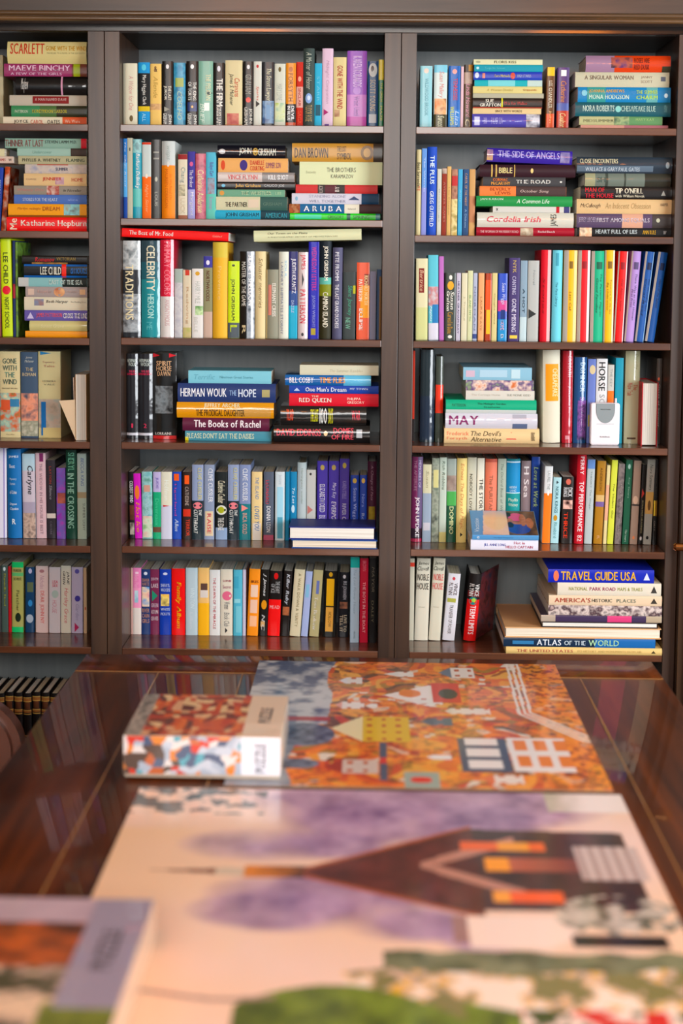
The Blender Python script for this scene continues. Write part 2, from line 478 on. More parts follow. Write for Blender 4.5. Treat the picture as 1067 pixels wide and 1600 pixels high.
ch_slab('armrest', .46, .30, .08, (.235, -.02, .24), (0, 0, R_(90)))
ch_slab('armrest', .46, .30, .08, (-.155, -.02, .24), (0, 0, R_(90)))
bm = bmesh.new(); box_bm(bm, -.19, .145, -.26, .21, .30, .44, .03); fin('seat', bm, LEATHER, ch)
for x in (-.2, .2):
    for y in (-.24, .22):
        bm = bmesh.new(); tube(bm, [(x, y, 0), (x, y, .3)], [.014, .022], 12); fin('leg', bm, W_V, ch)

# two lamps added out of view to put an orange glow on the fascia
for k, (x, lab) in enumerate(((-.62, 'unseen amber pendant lamp added for the cornice glow, nearer the left wall'), (.98, 'unseen amber pendant lamp added for the cornice glow, nearer the window'))):
    p = empty('added_glow_lamp', (x, .2, 0)); tag(p, lab, 'lamp', 'added amber glow lamps')
    bm = bmesh.new(); tube(bm, [(0, 0, 2.74), (0, 0, 2.80), (0, 0, 2.90), (0, 0, 2.93)], [.16, .2, .17, .04], 28)
    fin('added_lamp_shade', bm, simple('added_amber_glow', 'ff8a20', .4, 0, 0, 20), p)
    bm = bmesh.new(); tube(bm, [(0, 0, 2.93), (0, 0, 3.05)], .006, 8); fin('cord', bm, W_FAS, p)

# ------------------------------------------------------------------ painted puzzle pictures
def hsh(i, j, s=0):
    n = (i * 374761393 + j * 668265263 + s * 974711) & 0xffffffff
    n = ((n ^ (n >> 13)) * 1274126177) & 0xffffffff
    return ((n ^ (n >> 16)) & 0xffff) / 65535
def vn(x, y, s=0):
    i, j = math.floor(x), math.floor(y); fx, fy = x - i, y - j
    fx = fx * fx * (3 - 2 * fx); fy = fy * fy * (3 - 2 * fy)
    return (hsh(i, j, s) * (1 - fx) + hsh(i + 1, j, s) * fx) * (1 - fy) + (hsh(i, j + 1, s) * (1 - fx) + hsh(i + 1, j + 1, s) * fx) * fy
def fb(x, y, s=0): return .55 * vn(x, y, s) + .3 * vn(2.1 * x, 2.1 * y, s + 1) + .15 * vn(4.3 * x, 4.3 * y, s + 2)
def mixc(a, b, t): t = max(0, min(1, t)); return tuple(a[i] * (1 - t) + b[i] * t for i in range(3))
def hx(h): return lin(h)[:3]
def inpoly(x, y, P):
    c = False; n = len(P)
    for i in range(n):
        x1, y1 = P[i]; x2, y2 = P[(i + 1) % n]
        if (y1 > y) != (y2 > y) and x < (x2 - x1) * (y - y1) / (y2 - y1) + x1: c = not c
    return c
PAL = [hx(c) for c in ('e8601a', 'f88418', 'd04810', 'f8a028', 'f0b040', 'e8e0d0', 'a05818', '5a3a20', 'c83820', 'e86c20', 'a87c18', 'e87418')]
def seg(s, t, a, b):
    dx, dy = b[0] - a[0], b[1] - a[1]; k = max(0, min(1, ((s - a[0]) * dx + (t - a[1]) * dy) / (dx * dx + dy * dy)))
    return math.hypot(s - a[0] - k * dx, t - a[1] - k * dy)
def village(s, t):
    """the autumn village: s 0..1 across, t 0..1 away from the viewer (its own top is at s = 0)"""
    k = hsh(int(s * 30 + 4 * vn(s * 14, t * 14)), int(t * 38 + 4 * vn(s * 12, t * 12, 4)), 1)
    c = PAL[int(k * 11.99)]
    leaf = fb(s * 60, t * 76, 7)
    o = mixc(hx('e05c08'), hx('ffa01c'), (leaf - .36) * 4) if leaf > .42 else hx('7a3408')
    c = mixc(c, o, .7 if s > .86 else (.45 if fb(s * 9, t * 11, 9) > .5 else .08))
    sky = .235 + .03 * vn(t * 9, 2, 3)
    if t > .43 and s < sky: c = mixc(hx('4c5c7c'), hx('c8ccd0'), (fb(s * 22, t * 26, 5) - .32) * 2.6 + (.3 if t < .75 else -.1))
    if t <= .50 and s < .14 + .05 * vn(t * 7, 1): c = mixc(hx('54607a'), hx('a0a8b0'), fb(s * 26, t * 26, 6))
    for (cs, ct, rs, rt) in ((.19, .35, .085, .085), (.17, .145, .07, .035)):
        if ((s - cs) / rs) ** 2 + ((t - ct) / rt) ** 2 < 1: c = mixc(hx('333c50'), hx('8890a4'), (fb(s * 34, t * 34, 2) - .25) * 1.8)
    if .12 < s < .26 and .455 < t < .49: c = hx('b02c28')
    # gabled houses lying on their sides: apex s, roof end s, body end s, centre t, height, wall, roof
    for (a, r, e, ct, h_, wc, rc) in ((.415, .56, .58, .68, .19, 'f4ece4', 'f8f0ec'), (.262, .352, .49, .40, .19, 'e8c020', 'f4e4b0'), (.275, .30, .35, .81, .06, 'e8e4e0', 'e0e4ec'), (.268, .29, .36, .59, .06, 'f0e8e4', 'e8a090'), (.36, .38, .40, .585, .04, 'f4f0ec', 'f4f0ec'), (.50, .52, .60, .63, .05, 'f0ece8', 'f0ece8'), (.52, .56, .62, .46, .06, '5c6478', '50586c'), (.42, .47, .52, .88, .05, 'f0ece4', 'e8e8e4'), (.60, .64, .72, .90, .10, 'f0e8e0', '6c7c90'), (.25, .30, .40, .13, .09, 'd8c4b8', 'a83418'), (.53, .55, .60, .20, .03, 'f4f0f0', 'f4f0f0'), (.60, .62, .74, .55, .05, 'f0e4d8', 'e8dccc'), (.66, .70, .78, .06, .06, 'f0e0d4', 'e8743c')):
        y = abs(t - ct) / h_
        if r < s < e and y < .5:
            c = hx(wc)
            if int((s - r) * 70) % 3 == 1 and int((t - ct + 1) * 60) % 3 == 1: c = hx('c85820')
        elif a < s <= r and y < .5 * (s - a) / (r - a): c = hx(rc)
    if ((s - .50) / .035) ** 2 + ((t - .70) / .035) ** 2 < 1: c = hx('f08420')
    if .57 < s < .66 and .62 < t < .80: c = hx('d82418') if ((s - .62) / .03) ** 2 + ((t - .70) / .045) ** 2 > 1 else hx('2c2420')
    if .62 < s < .76 and .105 < t < .34:
        c = hx('46526c')
        if .64 < s < .735 and (t - .105) % .08 > .022: c = hx('f4ece8')
    if .76 < s < .925 and .11 < t < .345:
        c = hx('f4ece8')
        if (s - .76) % .055 > .02 and (t - .11) % .11 > .035: c = hx('f08428')
    if .40 < s < .424 and .04 < t < .30: c = hx('46526a') if abs(t - .17) > .02 else hx('d82818')
    if .464 < s < .56 and t < .10: c = hx('a0b0a4') if ((s - .51) / .03) ** 2 + ((t - .05) / .02) ** 2 > 1 else hx('e83820')
    d_ = min(seg(s, t, (.853, .99), (.841, .54)), seg(s, t, (.841, .54), (.992, .344)))
    if d_ < .022 and (d_ < .005 or d_ > .013): c = hx('f4e8dc')
    return c
def church(s, t):
    """the chapel at dusk lying on its side: s 0..1 across (tip of the spire at small s), t 0..1 away from the viewer"""
    c = mixc(hx('f6caa0'), hx('f6d2c4'), fb(s * 4, t * 5, 3) * 1.2 - .1)
    c = mixc(c, hx('f8c888'), max(0, .32 - s) * 1.6 * (1 if t < .85 else .3))
    q = fb(s * 7, t * 9 + 5, 11)
    for (cs, ct, rs, rt, am) in ((.60, .97, .40, .13, 1.3), (.56, .89, .30, .09, 1.2), (.33, .605, .17, .06, 1.3), (.42, .655, .24, .07, .9), (.28, .80, .17, .06, .7), (.40, .80, .14, .05, .8), (.56, .575, .14, .05, .9), (.66, .55, .08, .05, .9)):
        d_ = ((s - cs) / rs) ** 2 + ((t - ct) / rt) ** 2
        if d_ < 1: c = mixc(c, mixc(hx('775282'), hx('c8a2c2'), fb(s * 18, t * 22, 8) * 1.5 - .25), min(.9, (1 - d_) * 1.9 * am * min(1, .05 + q * 1.35)))
    if t > .90 and s < .27 and fb(s * 34, t * 60, 5) > .50 + (.08 if t < .94 else 0): c = hx('4c4c44')
    if t > .93 and s > .84: c = mixc(hx('b8b098'), hx('f4e4dc'), (s - .84) * 14 + fb(s * 20, t * 20, 1) - .5)
    ax = .713
    if .08 < s < .21 and abs(t - ax) < .007 * (s - .08) / .1: c = hx('8a5a48')
    if .20 < s < .27 and abs(t - ax) < .012: c = hx('d8c0a8')
    if .255 <= s < .385 and abs(t - ax) < .018: c = mixc(hx('e08018'), hx('4c2412'), (s - .27) * 11 + .4 * vn(s * 60, t * 60) - .2)
    if .36 < s < .675:
        hw = .128 * (s - .36) / .315 + .014
        if abs(t - ax - .018 * (s - .36) / .3) < hw:
            c = mixc(hx('40160f'), hx('6c2c24'), fb(s * 30, t * 34, 6) * 1.3 - .1)
            if abs(t - ax - .018 * (s - .36) / .3) > hw - .009: c = hx('b0542c')
    if .675 <= s < .965 and .615 < t < .862 - .02 * (s - .675): c = mixc(hx('281410'), hx('54302a'), fb(s * 26, t * 28, 4) * 1.4 - .2)
    if .675 <= s < .76 and .815 < t < .855: c = hx('3a1c18')
    if .574 < s < .755 and abs(abs(t - .742) - (s - .574) * .46) < .013 * (1 if s > .60 else .7): c = hx('c08470')
    if .65 < s < .81 and abs(t - .806) < .014: c = hx('f8a024') if .72 < s < .78 else hx('f06418')
    if .693 < s < .818 and abs(t - .652) < .015: c = hx('ffa430') if s < .725 else hx('f85c12')
    if .69 < s < .875 and abs(t - .747) < .021: c = hx('ffa01c') if s < .735 else mixc(hx('c06040'), hx('6c3430'), (s - .735) * 7)
    if .86 < s < .98 and .705 < t < .81: c = hx('d4bcb4') if int(s * 90) % 2 else hx('b49890')
    if .644 < s < .82 and .52 < t < .598 and (s - .74) < (t - .50) * 1.6: c = hx('f8dccc')
    if .615 < s < .644 and .53 < t < .60: c = hx('a07470')
    if ((s - .90) / .11) ** 2 + ((t - .605) / .055) ** 2 < 1 and fb(s * 26, t * 34, 12) > .40: c = mixc(hx('d0c0b0'), hx('54543e'), (fb(s * 48, t * 60, 1) - .35) * 2.4)
    if .81 < s < .965 and .525 < t < .556: c = hx('201814')
    gl = .505 + .012 * vn(s * 22, 1)
    if s > .5 and t < gl: c = mixc(hx('8c8c68'), hx('485030'), fb(s * 24, t * 36, 2) * 1.8 - .4)
    fl = .455 + .03 * max(0, s - .6) + .015 * vn(s * 16, 5)
    if s > .44 + .3 * max(0, .45 - t) and t < fl:
        k = fb(s * 24, t * 30, 21)
        c = hx('f8e0cc') if k > .53 else (hx('f0b424') if k > .48 else (hx('d8b49c') if k > .40 else hx('847c48')))
    gg = .43 - ((s - .43) / .16) ** 2 * .05 if s < .62 else .40 - (s - .62) * .25
    if s > .28 and t < gg: c = mixc(hx('34440c'), hx('7c9028'), fb(s * 30, t * 34, 17) * 1.5 - .2)
    if t < .385 and s > .7:
        k = fb(s * 30, t * 34, 31); c = hx('d83028') if k > .58 else (hx('f8dccc') if k > .44 else hx('44501c'))
    if t < .30 and s <= .5: c = mixc(hx('5a5a28'), hx('d8b880'), fb(s * 20, t * 20, 3))
    if abs(t - (.405 + .01 * math.sin(s * 18))) < .004 and s < .34: c = hx('a08078')
    return c
def painted(name, x0, x1, y0, y1, z0, z1, nx, ny, fn, parent=None, rough=.32):
    me = bpy.data.meshes.new(name)
    vs = [(x0 + (x1 - x0) * i / nx, y0 + (y1 - y0) * j / ny, z1) for j in range(ny + 1) for i in range(nx + 1)]
    fs = [(j * (nx + 1) + i, j * (nx + 1) + i + 1, (j + 1) * (nx + 1) + i + 1, (j + 1) * (nx + 1) + i) for j in range(ny) for i in range(nx)]
    n = len(vs); cols = [fn(i / nx, j / ny) for j in range(ny + 1) for i in range(nx + 1)]
    edge = [(x0, y0), (x1, y0), (x1, y1), (x0, y1)]
    vs += [(a, b, z0) for a, b in edge] + [(a, b, z1 - .00002) for a, b in edge]
    sides = [(n + k, n + (k + 1) % 4, n + 4 + (k + 1) % 4, n + 4 + k) for k in range(4)] + [(n + 3, n + 2, n + 1, n)]
    me.from_pydata(vs, [], fs + sides)
    at_ = me.color_attributes.new('paint', 'FLOAT_COLOR', 'POINT')
    flat = []
    for c in cols: flat += [c[0], c[1], c[2], 1]
    flat += [.25, .16, .1, 1] * 8
    at_.data.foreach_set('color', flat)
    m, nt, b = new_mat(name + '_print')
    a = nt.nodes.new('ShaderNodeVertexColor'); a.layer_name = 'paint'
    nt.links.new(a.outputs['Color'], b.inputs['Base Color'])
    # interlocking cut lines pressed into the card
    tc = nt.nodes.new('ShaderNodeTexCoord'); br = nt.nodes.new('ShaderNodeTexBrick'); br.inputs['Scale'].default_value = 1
    br.inputs['Brick Width'].default_value = .021; br.inputs['Row Height'].default_value = .021; br.inputs['Mortar Size'].default_value = .0006; br.offset = 0
    bp = nt.nodes.new('ShaderNodeBump'); bp.inputs['Strength'].default_value = .3; bp.inputs['Distance'].default_value = .001; bp.invert = True
    nt.links.new(tc.outputs['Object'], br.inputs['Vector']); nt.links.new(br.outputs['Fac'], bp.inputs['Height']); nt.links.new(bp.outputs['Normal'], b.inputs['Normal'])
    b.inputs['Roughness'].default_value = rough; b.inputs['Coat Weight'].default_value = .5; b.inputs['Coat Roughness'].default_value = .12
    me.materials.append(m)
    return link(name, me, parent)
p = painted('jigsaw_puzzle', -.255, .443, 2.572, 3.415, TZ + .0004, TZ + .0035, 250, 300, village)
tag(p, 'finished orange autumn village jigsaw puzzle lying near the bookcase', 'jigsaw puzzle', 'finished jigsaw puzzles')
p = painted('jigsaw_puzzle', -.403, .452, 1.30, 2.553, TZ + .0004, TZ + .0035, 270, 390, church)
tag(p, 'finished jigsaw puzzle of a dusk chapel with violet trees and flowers', 'jigsaw puzzle', 'finished jigsaw puzzles')

# puzzle boxes: a base tray and a lid whose printed picture wraps top and sides
def puzzle_box(x0, x1, y0, y1, z0, z1, label, top_fn, front_fn, strip, strip_col, top_strip_col, side_col, word, wcol, ylab=0.0):
    o = empty('puzzle_box', (x0, y0, z0)); tag(o, label, 'puzzle box', 'puzzle boxes')
    X, Y, Z = x1 - x0, y1 - y0, z1 - z0
    bm = bmesh.new(); box_bm(bm, .002, X - .002, .002, Y - .002, 0, Z - .006, .001)
    fin('box_base', bm, simple('card_grey', side_col, .6), o)
    bm = bmesh.new(); box_bm(bm, 0, X, 0, Y, .006, Z, .0015)
    lid = fin('box_lid', bm, simple('lid_card', side_col, .3, 0, .5), o)
    xs = X - strip
    a = painted('lid_picture', .001, xs if not ylab else X - .001, .001, Y - .001, Z, Z + .0004, 90, 80, top_fn, lid)
    f = painted('front_picture', .001, xs, 0, Z - .008, 0, .0004, 90, 26, front_fn, lid)
    f.rotation_euler = (R_(90), 0, 0); f.location = (0, 0, .007)
    bm = bmesh.new(); box_bm(bm, xs, X - .001, max(.001, Y * ylab), Y - .001, Z, Z + (.0007 if ylab else .0004)); fin('top_label', bm, simple('strip_top', top_strip_col, .3, 0, .5), lid)
    bm = bmesh.new(); box_bm(bm, xs, X - .001, -.0004, 0, .007, Z - .001); fin('front_label', bm, simple('strip_front', strip_col, .3, 0, .5), lid)
    V_, F_ = text_geo(word, True)
    for nm, fnp in (('top_lettering', lambda a, b: (xs + strip * (.66 - .32 * b), Y * (ylab + (1 - ylab) * (.32 + .36 * a)), Z + .0010)), ('front_lettering', lambda a, b: (xs + strip * (.62 - .26 * b), -.0008, .012 + (Z - .024) * a))):
        me = bpy.data.meshes.new(nm); me.from_pydata([fnp(a, b) for a, b in V_], [], F_); me.materials.append(simple('box_ink', wcol, .5)); link(nm, me, lid)
    return o
def boxtop1(s, t):
    if s < .14: return mixc(hx('5a5850'), hx('c8b8a8'), fb(s * 20, t * 14, 2) * 1.6 - .3)
    k = hsh(int(s * 15 + 2 * vn(s * 6, t * 6)), int(t * 11 + 2 * vn(s * 5, t * 5, 7)), 5)
    return hx(('c83c10', 'e87020', '8a3010', 'e8b080', 'd85818', '6a2c18', 'f0c890', 'c85028')[int(k * 7.99)])
def boxfront1(s, t):
    k = hsh(int(s * 13 + 1.5 * vn(s * 9, t * 4)), int(t * 4.5 + 1.5 * vn(s * 7, t * 3, 7)), 6)
    return hx(('c8d0dc', 'd83820', '58a8b8', 'e88830', '5a4438', 'b0bccc', '4a5878', 'e8e0dc', 'c86838')[int(k * 8.99)])
puzzle_box(-.442, -.155, 2.603, 2.862, TZ + .0040, .832, 'autumn village puzzle box with a white end label, resting on the orange puzzle corner', boxtop1, boxfront1, .072, 'eef0fa', 'f4d8bc', 'c8b8a4', 'PUZZLE', '6a7288')
def boxtop2(s, t):
    if t > .86: return mixc(hx('a890a0'), hx('c8b0bc'), fb(s * 9, t * 20, 2))
    if t > .62 and s < .82: return mixc(hx('3a1c10'), hx('c85c18'), fb(s * 14, t * 30, 8) * 1.8 - .4)
    if t < .44 and s > .78: return mixc(hx('3c4a14'), hx('8a9438'), fb(s * 24, t * 24, 5))
    k = fb(s * 12, t * 22, 5)
    return hx('e8c8a8') if k > .52 else (hx('4a4830') if k < .42 else hx('a89080'))
# the front label of this one keeps its own narrow band of picture along the near edge
puzzle_box(-.70, -.285, 1.42, 1.932, TZ + .0040, .822, 'puzzle box with a lilac end label, resting on the chapel puzzle edge', boxtop2, boxtop2, .078, '9890a8', '9a90a4', 'd8b498', 'PUZZLE', '4a4640', .42)
# ================================================================== BOOKS
def boards(f, x0, x1, yt, lean, kind, desc, base, bands, texts):
    """a case whose pale grey board shows beside the coloured spine strip over the fraction f of its width"""
    m = lambda v: f + (1 - f) * v
    bands = [tuple(b[:3]) + ((m(b[3]), m(b[4])) if len(b) > 4 else (f, 1.0)) + tuple(b[5:]) for b in bands]
    texts = [(t[0], t[1], t[2], m(t[3]), m(t[4])) + tuple(t[5:]) for t in texts]
    return (x0, x1, yt, lean, kind, desc, base, [(0, 1, 'b6aea4', 0, f)] + bands, texts)
# ---- middle bay, top shelf
V('M', 1, .05, [
 (188.3,191,99,0,'p','thin grey paperback beside the post','9a9a88',[],[]),
 (193.6,215,99,0,'p','cream paperback with faint rose script','dcd9c0',[(.83,.93,'6a5a3a',.35,.65,'o')],[('A Widow for One',.2,.75,.3,.7,'c89890','i')]),
 (216.3,234.6,97.5,0,'p','bright blue paperback with black centre and yellow bar','1592cc',[(.17,.69,'101416'),(.69,.77,'d8bc20'),(.03,.13,'60c8e0',.3,.7,'o')],[('Mary Higgins Clark',.2,.67,.3,.7,'e8e8e0','b'),('ALL',.8,.93,.35,.65,'a8e0f0')]),
 (235,252.5,99.7,0,'p','buttery yellow paperback with small brown badge','e8c474',[(.64,.74,'a:a07848,d8b080,8a6040')],[('Allende',.2,.55,.3,.7,'b89850','i'),('&',.04,.13,.35,.65,'6a4838','b^')]),
 (253.5,270.5,95.5,0,'g','black paperback with white lettering and grey triangle','141210',[(.05,.12,'e0e0e0',.35,.65,'o'),(.7,.78,'8a8878',.2,.7,'t')],[('THE LAST',.38,.6,.55,.85,'e0dcc8','b'),('JUROR',.38,.6,.15,.45,'e0dcc8','b'),('JOHN',.82,.97,.55,.9,'e8e8e0','b'),('GRISHAM',.8,.97,.1,.45,'e8e8e0','b')]),
 (271.5,290,98,0,'g','mottled blue paperback with green square','a:1c6a98,4aa0c0,185078',[(.24,.38,'98a850',.15,.85)],[('COELHO',.45,.9,.3,.7,'b0c8a8','i')]),
 (291.3,310,95.5,0,'g','black paperback with blue moon picture','16100e',[(.63,.77,'a:283a78,182858',.1,.9),(.68,.72,'f0c080',.4,.6,'o'),(.05,.12,'f0f0f0',.35,.65,'o')],[('THE KING',.32,.6,.55,.85,'e8e8e0','b'),('OF TORTS',.32,.6,.15,.45,'e8e8e0','b'),('JOHN',.82,.97,.55,.9,'e8e8e0','b'),('GRISHAM',.8,.97,.1,.45,'e8e8e0','b')]),
 (310.3,333,95.5,0,'g','pale sea-green paperback with dark corner','80b09c',[(.44,.54,'203830',.6,1,'t'),(.64,.76,'f0f0e8',.4,.75)],[('THE PELICAN',.2,.6,.5,.85,'d8d8b0','b'),('BRIEF',.65,.95,.1,.4,'d8e8d8','i')]),
 (333.5,350.7,98,0,'g','black paperback with tall condensed white lettering','181412',[(.05,.14,'d8d8e0',.35,.65,'o')],[('THE FIRM',.25,.68,.3,.85,'f0ece0','b'),('GRISHAM',.68,.98,.3,.7,'e8e4d8','b')]),
 (352,378.7,94.3,0,'p','wide cream paperback with red and black script','dcd0a4',[(.8,.97,'a:b85858,e0a088',.1,.8),(.97,1,'d88050')],[('James S. Michener',.2,.68,.2,.5,'282420','i'),('Caravans',.27,.55,.55,.85,'c04838','i')]),
 (380,396,96,0,'g','black paperback with red dot','1a1816',[(.55,.63,'e04030',.25,.75,'o'),(.05,.12,'e0e0e0',.35,.65,'o')],[('GRAHAM',.2,.5,.2,.8,'88887c','b'),('JOHN',.72,.95,.55,.9,'d8d4c8','b'),('GRISHAM',.7,.97,.1,.45,'d8d4c8','b')]),
 (396.2,408.6,96,0,'p','off-white paperback with tiny black runner mark','d6d8cc',[(.6,.7,'403c38',.3,.8,'t'),(.05,.1,'c04040',.35,.65,'o')],[('Sparks',.38,.6,.3,.7,'d06050','i')]),
 (409,428.8,97,0,'g','charcoal paperback fading to blue figure','24262a',[(.6,.95,'a:284878,7898b8,20283c',.05,.95),(.66,.88,'5a88b0',.35,.65)],[('The Street Lawyer',.1,.6,.25,.75,'d8d8b8','bi')]),
 (428.8,446,99.7,0,'p','pale grey-green paperback with meadow picture','d2d6c6',[(.62,.92,'a:a8c040,d8e0b8,78b0a0',.05,.95),(.05,.13,'6a5a30',.35,.6,'o')],[('MARY LOWE',.32,.58,.2,.7,'a8b0a8','')]),
 (446.5,462,98.5,0,'g','orange paperback with black foot','dc8c20',[(.64,.97,'141010'),(.93,.98,'c05030'),(.06,.14,'b06010',.3,.7,'o')],[('FORSYTH',.16,.6,.25,.75,'9a5c18','b'),('DEVIL',.67,.9,.55,.85,'f0f0f0','b'),('IN BLUE',.67,.9,.15,.45,'f0f0f0','b')]),
 (462.6,473.3,97,0,'p','red paperback with pale pink middle','c03018',[(.38,.7,'d8a498'),(.22,.3,'e8a088',.25,.75,'o')],[('SINCLAIR',.4,.68,.3,.7,'a83020',''),('SAGA',.75,.95,.25,.75,'f06040','b')]),
 (473.5,491,75.8,0,'h','tall dark green hardback with glowing blue orb','3a4844',[(.57,.7,'88a8d8',.2,.8,'o'),(.6,.66,'d0e0f8',.35,.65,'o')],[('A Matter of Honor',.05,.52,.25,.75,'b0b8a8','i'),('TUDOR ROSE',.72,.93,.2,.8,'b09868','')]),
 (491.2,502.6,99,0,'p','cyan paperback with small dark window','3aacd0',[(.65,.82,'285868',.15,.85)],[('STARR',.2,.6,.3,.7,'70c8e0','')]),
 (503,520,75.8,0,'p','tall pale pink hardback with magenta sprig','dabfd2',[(.77,.85,'a02868',.15,.6,'t'),(.96,1,'604088',.25,.65)],[('Midnight Companion',.15,.7,.3,.65,'b898ac','i')]),
 (520.3,540.8,89.4,0,'p','cream paperback with big red capitals','d9ca94',[(.75,.85,'a:8a5040,d8b890',.1,.5)],[('GONE WITH THE WIND',.12,.74,.3,.72,'b03838','b')]),
 (541.8,572.5,79.5,0,'g','broad purple book fading to orchid pink','8a4cac',[(.57,.86,'b878b8'),(.86,1,'b04898'),(.47,.57,'a878c0',.3,.7,'o')],[('KAREN ROBARDS',.07,.47,.3,.75,'d8b8e0','b'),('Wait Until',.59,.85,.35,.65,'a070b0','b')]),
 (573.5,590.5,95.5,0,'g','navy paperback with round silver portrait','124c7c',[(.03,.24,'c8d0d0',.1,.9,'o'),(.07,.16,'402018',.3,.6,'o'),(.8,.93,'c0c8d0',.15,.85)],[('SCOTT YOUNG',.28,.75,.25,.75,'c8b8a0','b')]),
 (591.2,601.6,93,0,'g','green paperback with yellow head','1a7448',[(0,.3,'e8d018')],[('THE GREEN',.34,.62,.4,.8,'e0d820','b'),('MAZE',.68,.9,.4,.8,'e0d820','b')]),
])
# ---- middle bay, second shelf
V('M', 2, .05, [
 (190.3,198.5,216.5,0,'p','blue paperback with pale blue middle','2c78c4',[(.3,.73,'58a8e4'),(.73,1,'1848a0')],[('The Clinic Road',.04,.6,.3,.7,'c8dcf0','i')]),
 (199,207.8,215.5,0,'p','plain stone-grey paperback','babaa4',[(.12,.16,'404038',.4,.6)],[]),
 (208,221.8,217.5,0,'g','teal paperback with white author name','2898ac',[(0,.17,'a:305058,90c8c8,405860'),(.62,.85,'58b8b0')],[('Barbara Delinsky',.18,.62,.25,.78,'f0f4f0','bi')]),
 (222.5,236.5,222.3,0,'p','white and orange paperback with red tip','c4d0cc',[(0,.03,'d04020'),(.45,1,'f47010'),(.41,.47,'e8e0d0',.35,.65,'o')],[('Night Sister',.55,.92,.3,.7,'e8b080','i')]),
 (237,252,218,0,'g','charcoal paperback with thin grey rules','3a3a38',[(.15,.17,'8a8a80',.2,.8),(.23,.25,'8a8a80',.2,.8),(.47,.53,'b0b0a0',.35,.65,'o')],[('LOUIS',.66,.84,.35,.65,'a8a89c','')]),
 (253,274,220.6,0,'h','wide white over orange hardback','c6cecb',[(.31,1,'f98c0c'),(.26,.33,'d8d8d0',.4,.6,'o')],[('MAUREEN CORRIGAN',.36,.86,.25,.5,'c86808',''),('So We Read On',.42,.75,.6,.8,'d07010','i'),('wisps',.06,.24,.3,.7,'a8b4b0','i')]),
 (278.5,293,241,0,'p','cream paperback with dark photo inset','dad2ba',[(0,.08,'902828'),(.47,.64,'a:302820,d0c8a8,283018',.1,.75),(.94,1,'a06850')],[('Chang',.2,.44,.2,.8,'a8b8b0','b'),('LUCK',.68,.92,.3,.75,'c8bca0','')]),
 (293.5,305,236.7,0,'p','purple paperback fading to lavender','3e3690',[(.56,1,'a4a4d8'),(.15,.22,'d06090',.25,.75,'o')],[('The Broker',.27,.53,.25,.75,'e0e0f0','b'),('Margaret',.6,.95,.25,.8,'e8e8f8','b')]),
 (305.5,321.8,240,0,'g','rose paperback with yellow flowing script','a:a84058,c06878,803048',[],[('Catherine Anderson',.25,.9,.2,.8,'e8d8a0','bi')]),
 (322,338.0,238,0,'p','aqua paperback with mint foot','5ab4cc',[(.38,.62,'a:a04848,90a8b8,6a3838',.15,.85),(.62,1,'68c0b0')],[('Robyn Carr',.15,.36,.25,.75,'6a50a0','b'),('Summer',.66,.86,.3,.7,'a888b0','i')]),
])
H('M', 2, .05, [
 (340,446,226.8,246,0,'j','black paperback with wide cream capitals','11131c',[(.52,.6,'b89850',.2,.8,'o'),(.02,.12,'c8c8c8',.3,.7,'o')],[('JOHN',.32,.5,.2,.8,'d8d8c8','b'),('GRISHAM',.6,.86,.2,.75,'d8d8c8','b')]),
 (341,450,247,267,0,'p','tan paperback with a purple disc','e0aa6a',[(.31,.42,'3c2c78',.12,.88,'o'),(.04,.1,'d05030',.15,.85,'o')],[('DANIELLE',.46,.66,.52,.85,'c84838','b'),('COURTING',.46,.66,.12,.45,'c84838','b'),('SUMMER SON',.68,.9,.3,.7,'7a3868','i')]),
 (340.4,460,269,284,0,'g','silver and grey paperback with red lettering','c6bab4',[(.58,1,'84807e')],[('VINCE FLYNN',.13,.52,.25,.75,'c84848','b'),('KILL SHOT',.66,.92,.25,.75,'f0f0f0','b')]),
 (340,461,284,296,0,'g','black paperback with golden author name','0e0e10',[(.05,.1,'60b0d0',.3,.7,'o')],[('John Grisham',.23,.56,.2,.75,'e0a818','b'),('CALICO JOE',.6,.86,.3,.7,'a8a8a8','')]),
 (340,445,296,307,0,'p','thin sage green paperback','6ea084',[(.03,.1,'d09850',.15,.85,'o')],[('THE WHISTLER',.35,.8,.25,.75,'b8d0a8','b'),('LEE',.86,.95,.3,.7,'a8c8a0','')]),
 (337.7,449,307.2,328.3,0,'p','cream to dark green paperback with black title','cccaa8',[(.62,1,'345850'),(.45,.6,'d8c8b0',.2,.8)],[('THE PARTNER',.13,.44,.25,.6,'3c3830','b'),('GRISHAM',.66,.92,.35,.6,'5a7868','')]),
 (334.6,452,328.3,341,0,'p','cyan and dark teal paperback at the base of the pile','32a4c4',[(.62,1,'163a44')],[('JOHN GRISHAM',.15,.6,.2,.75,'185468','b'),('AMERICAN',.68,.97,.2,.75,'3a98a8','b')]),
])
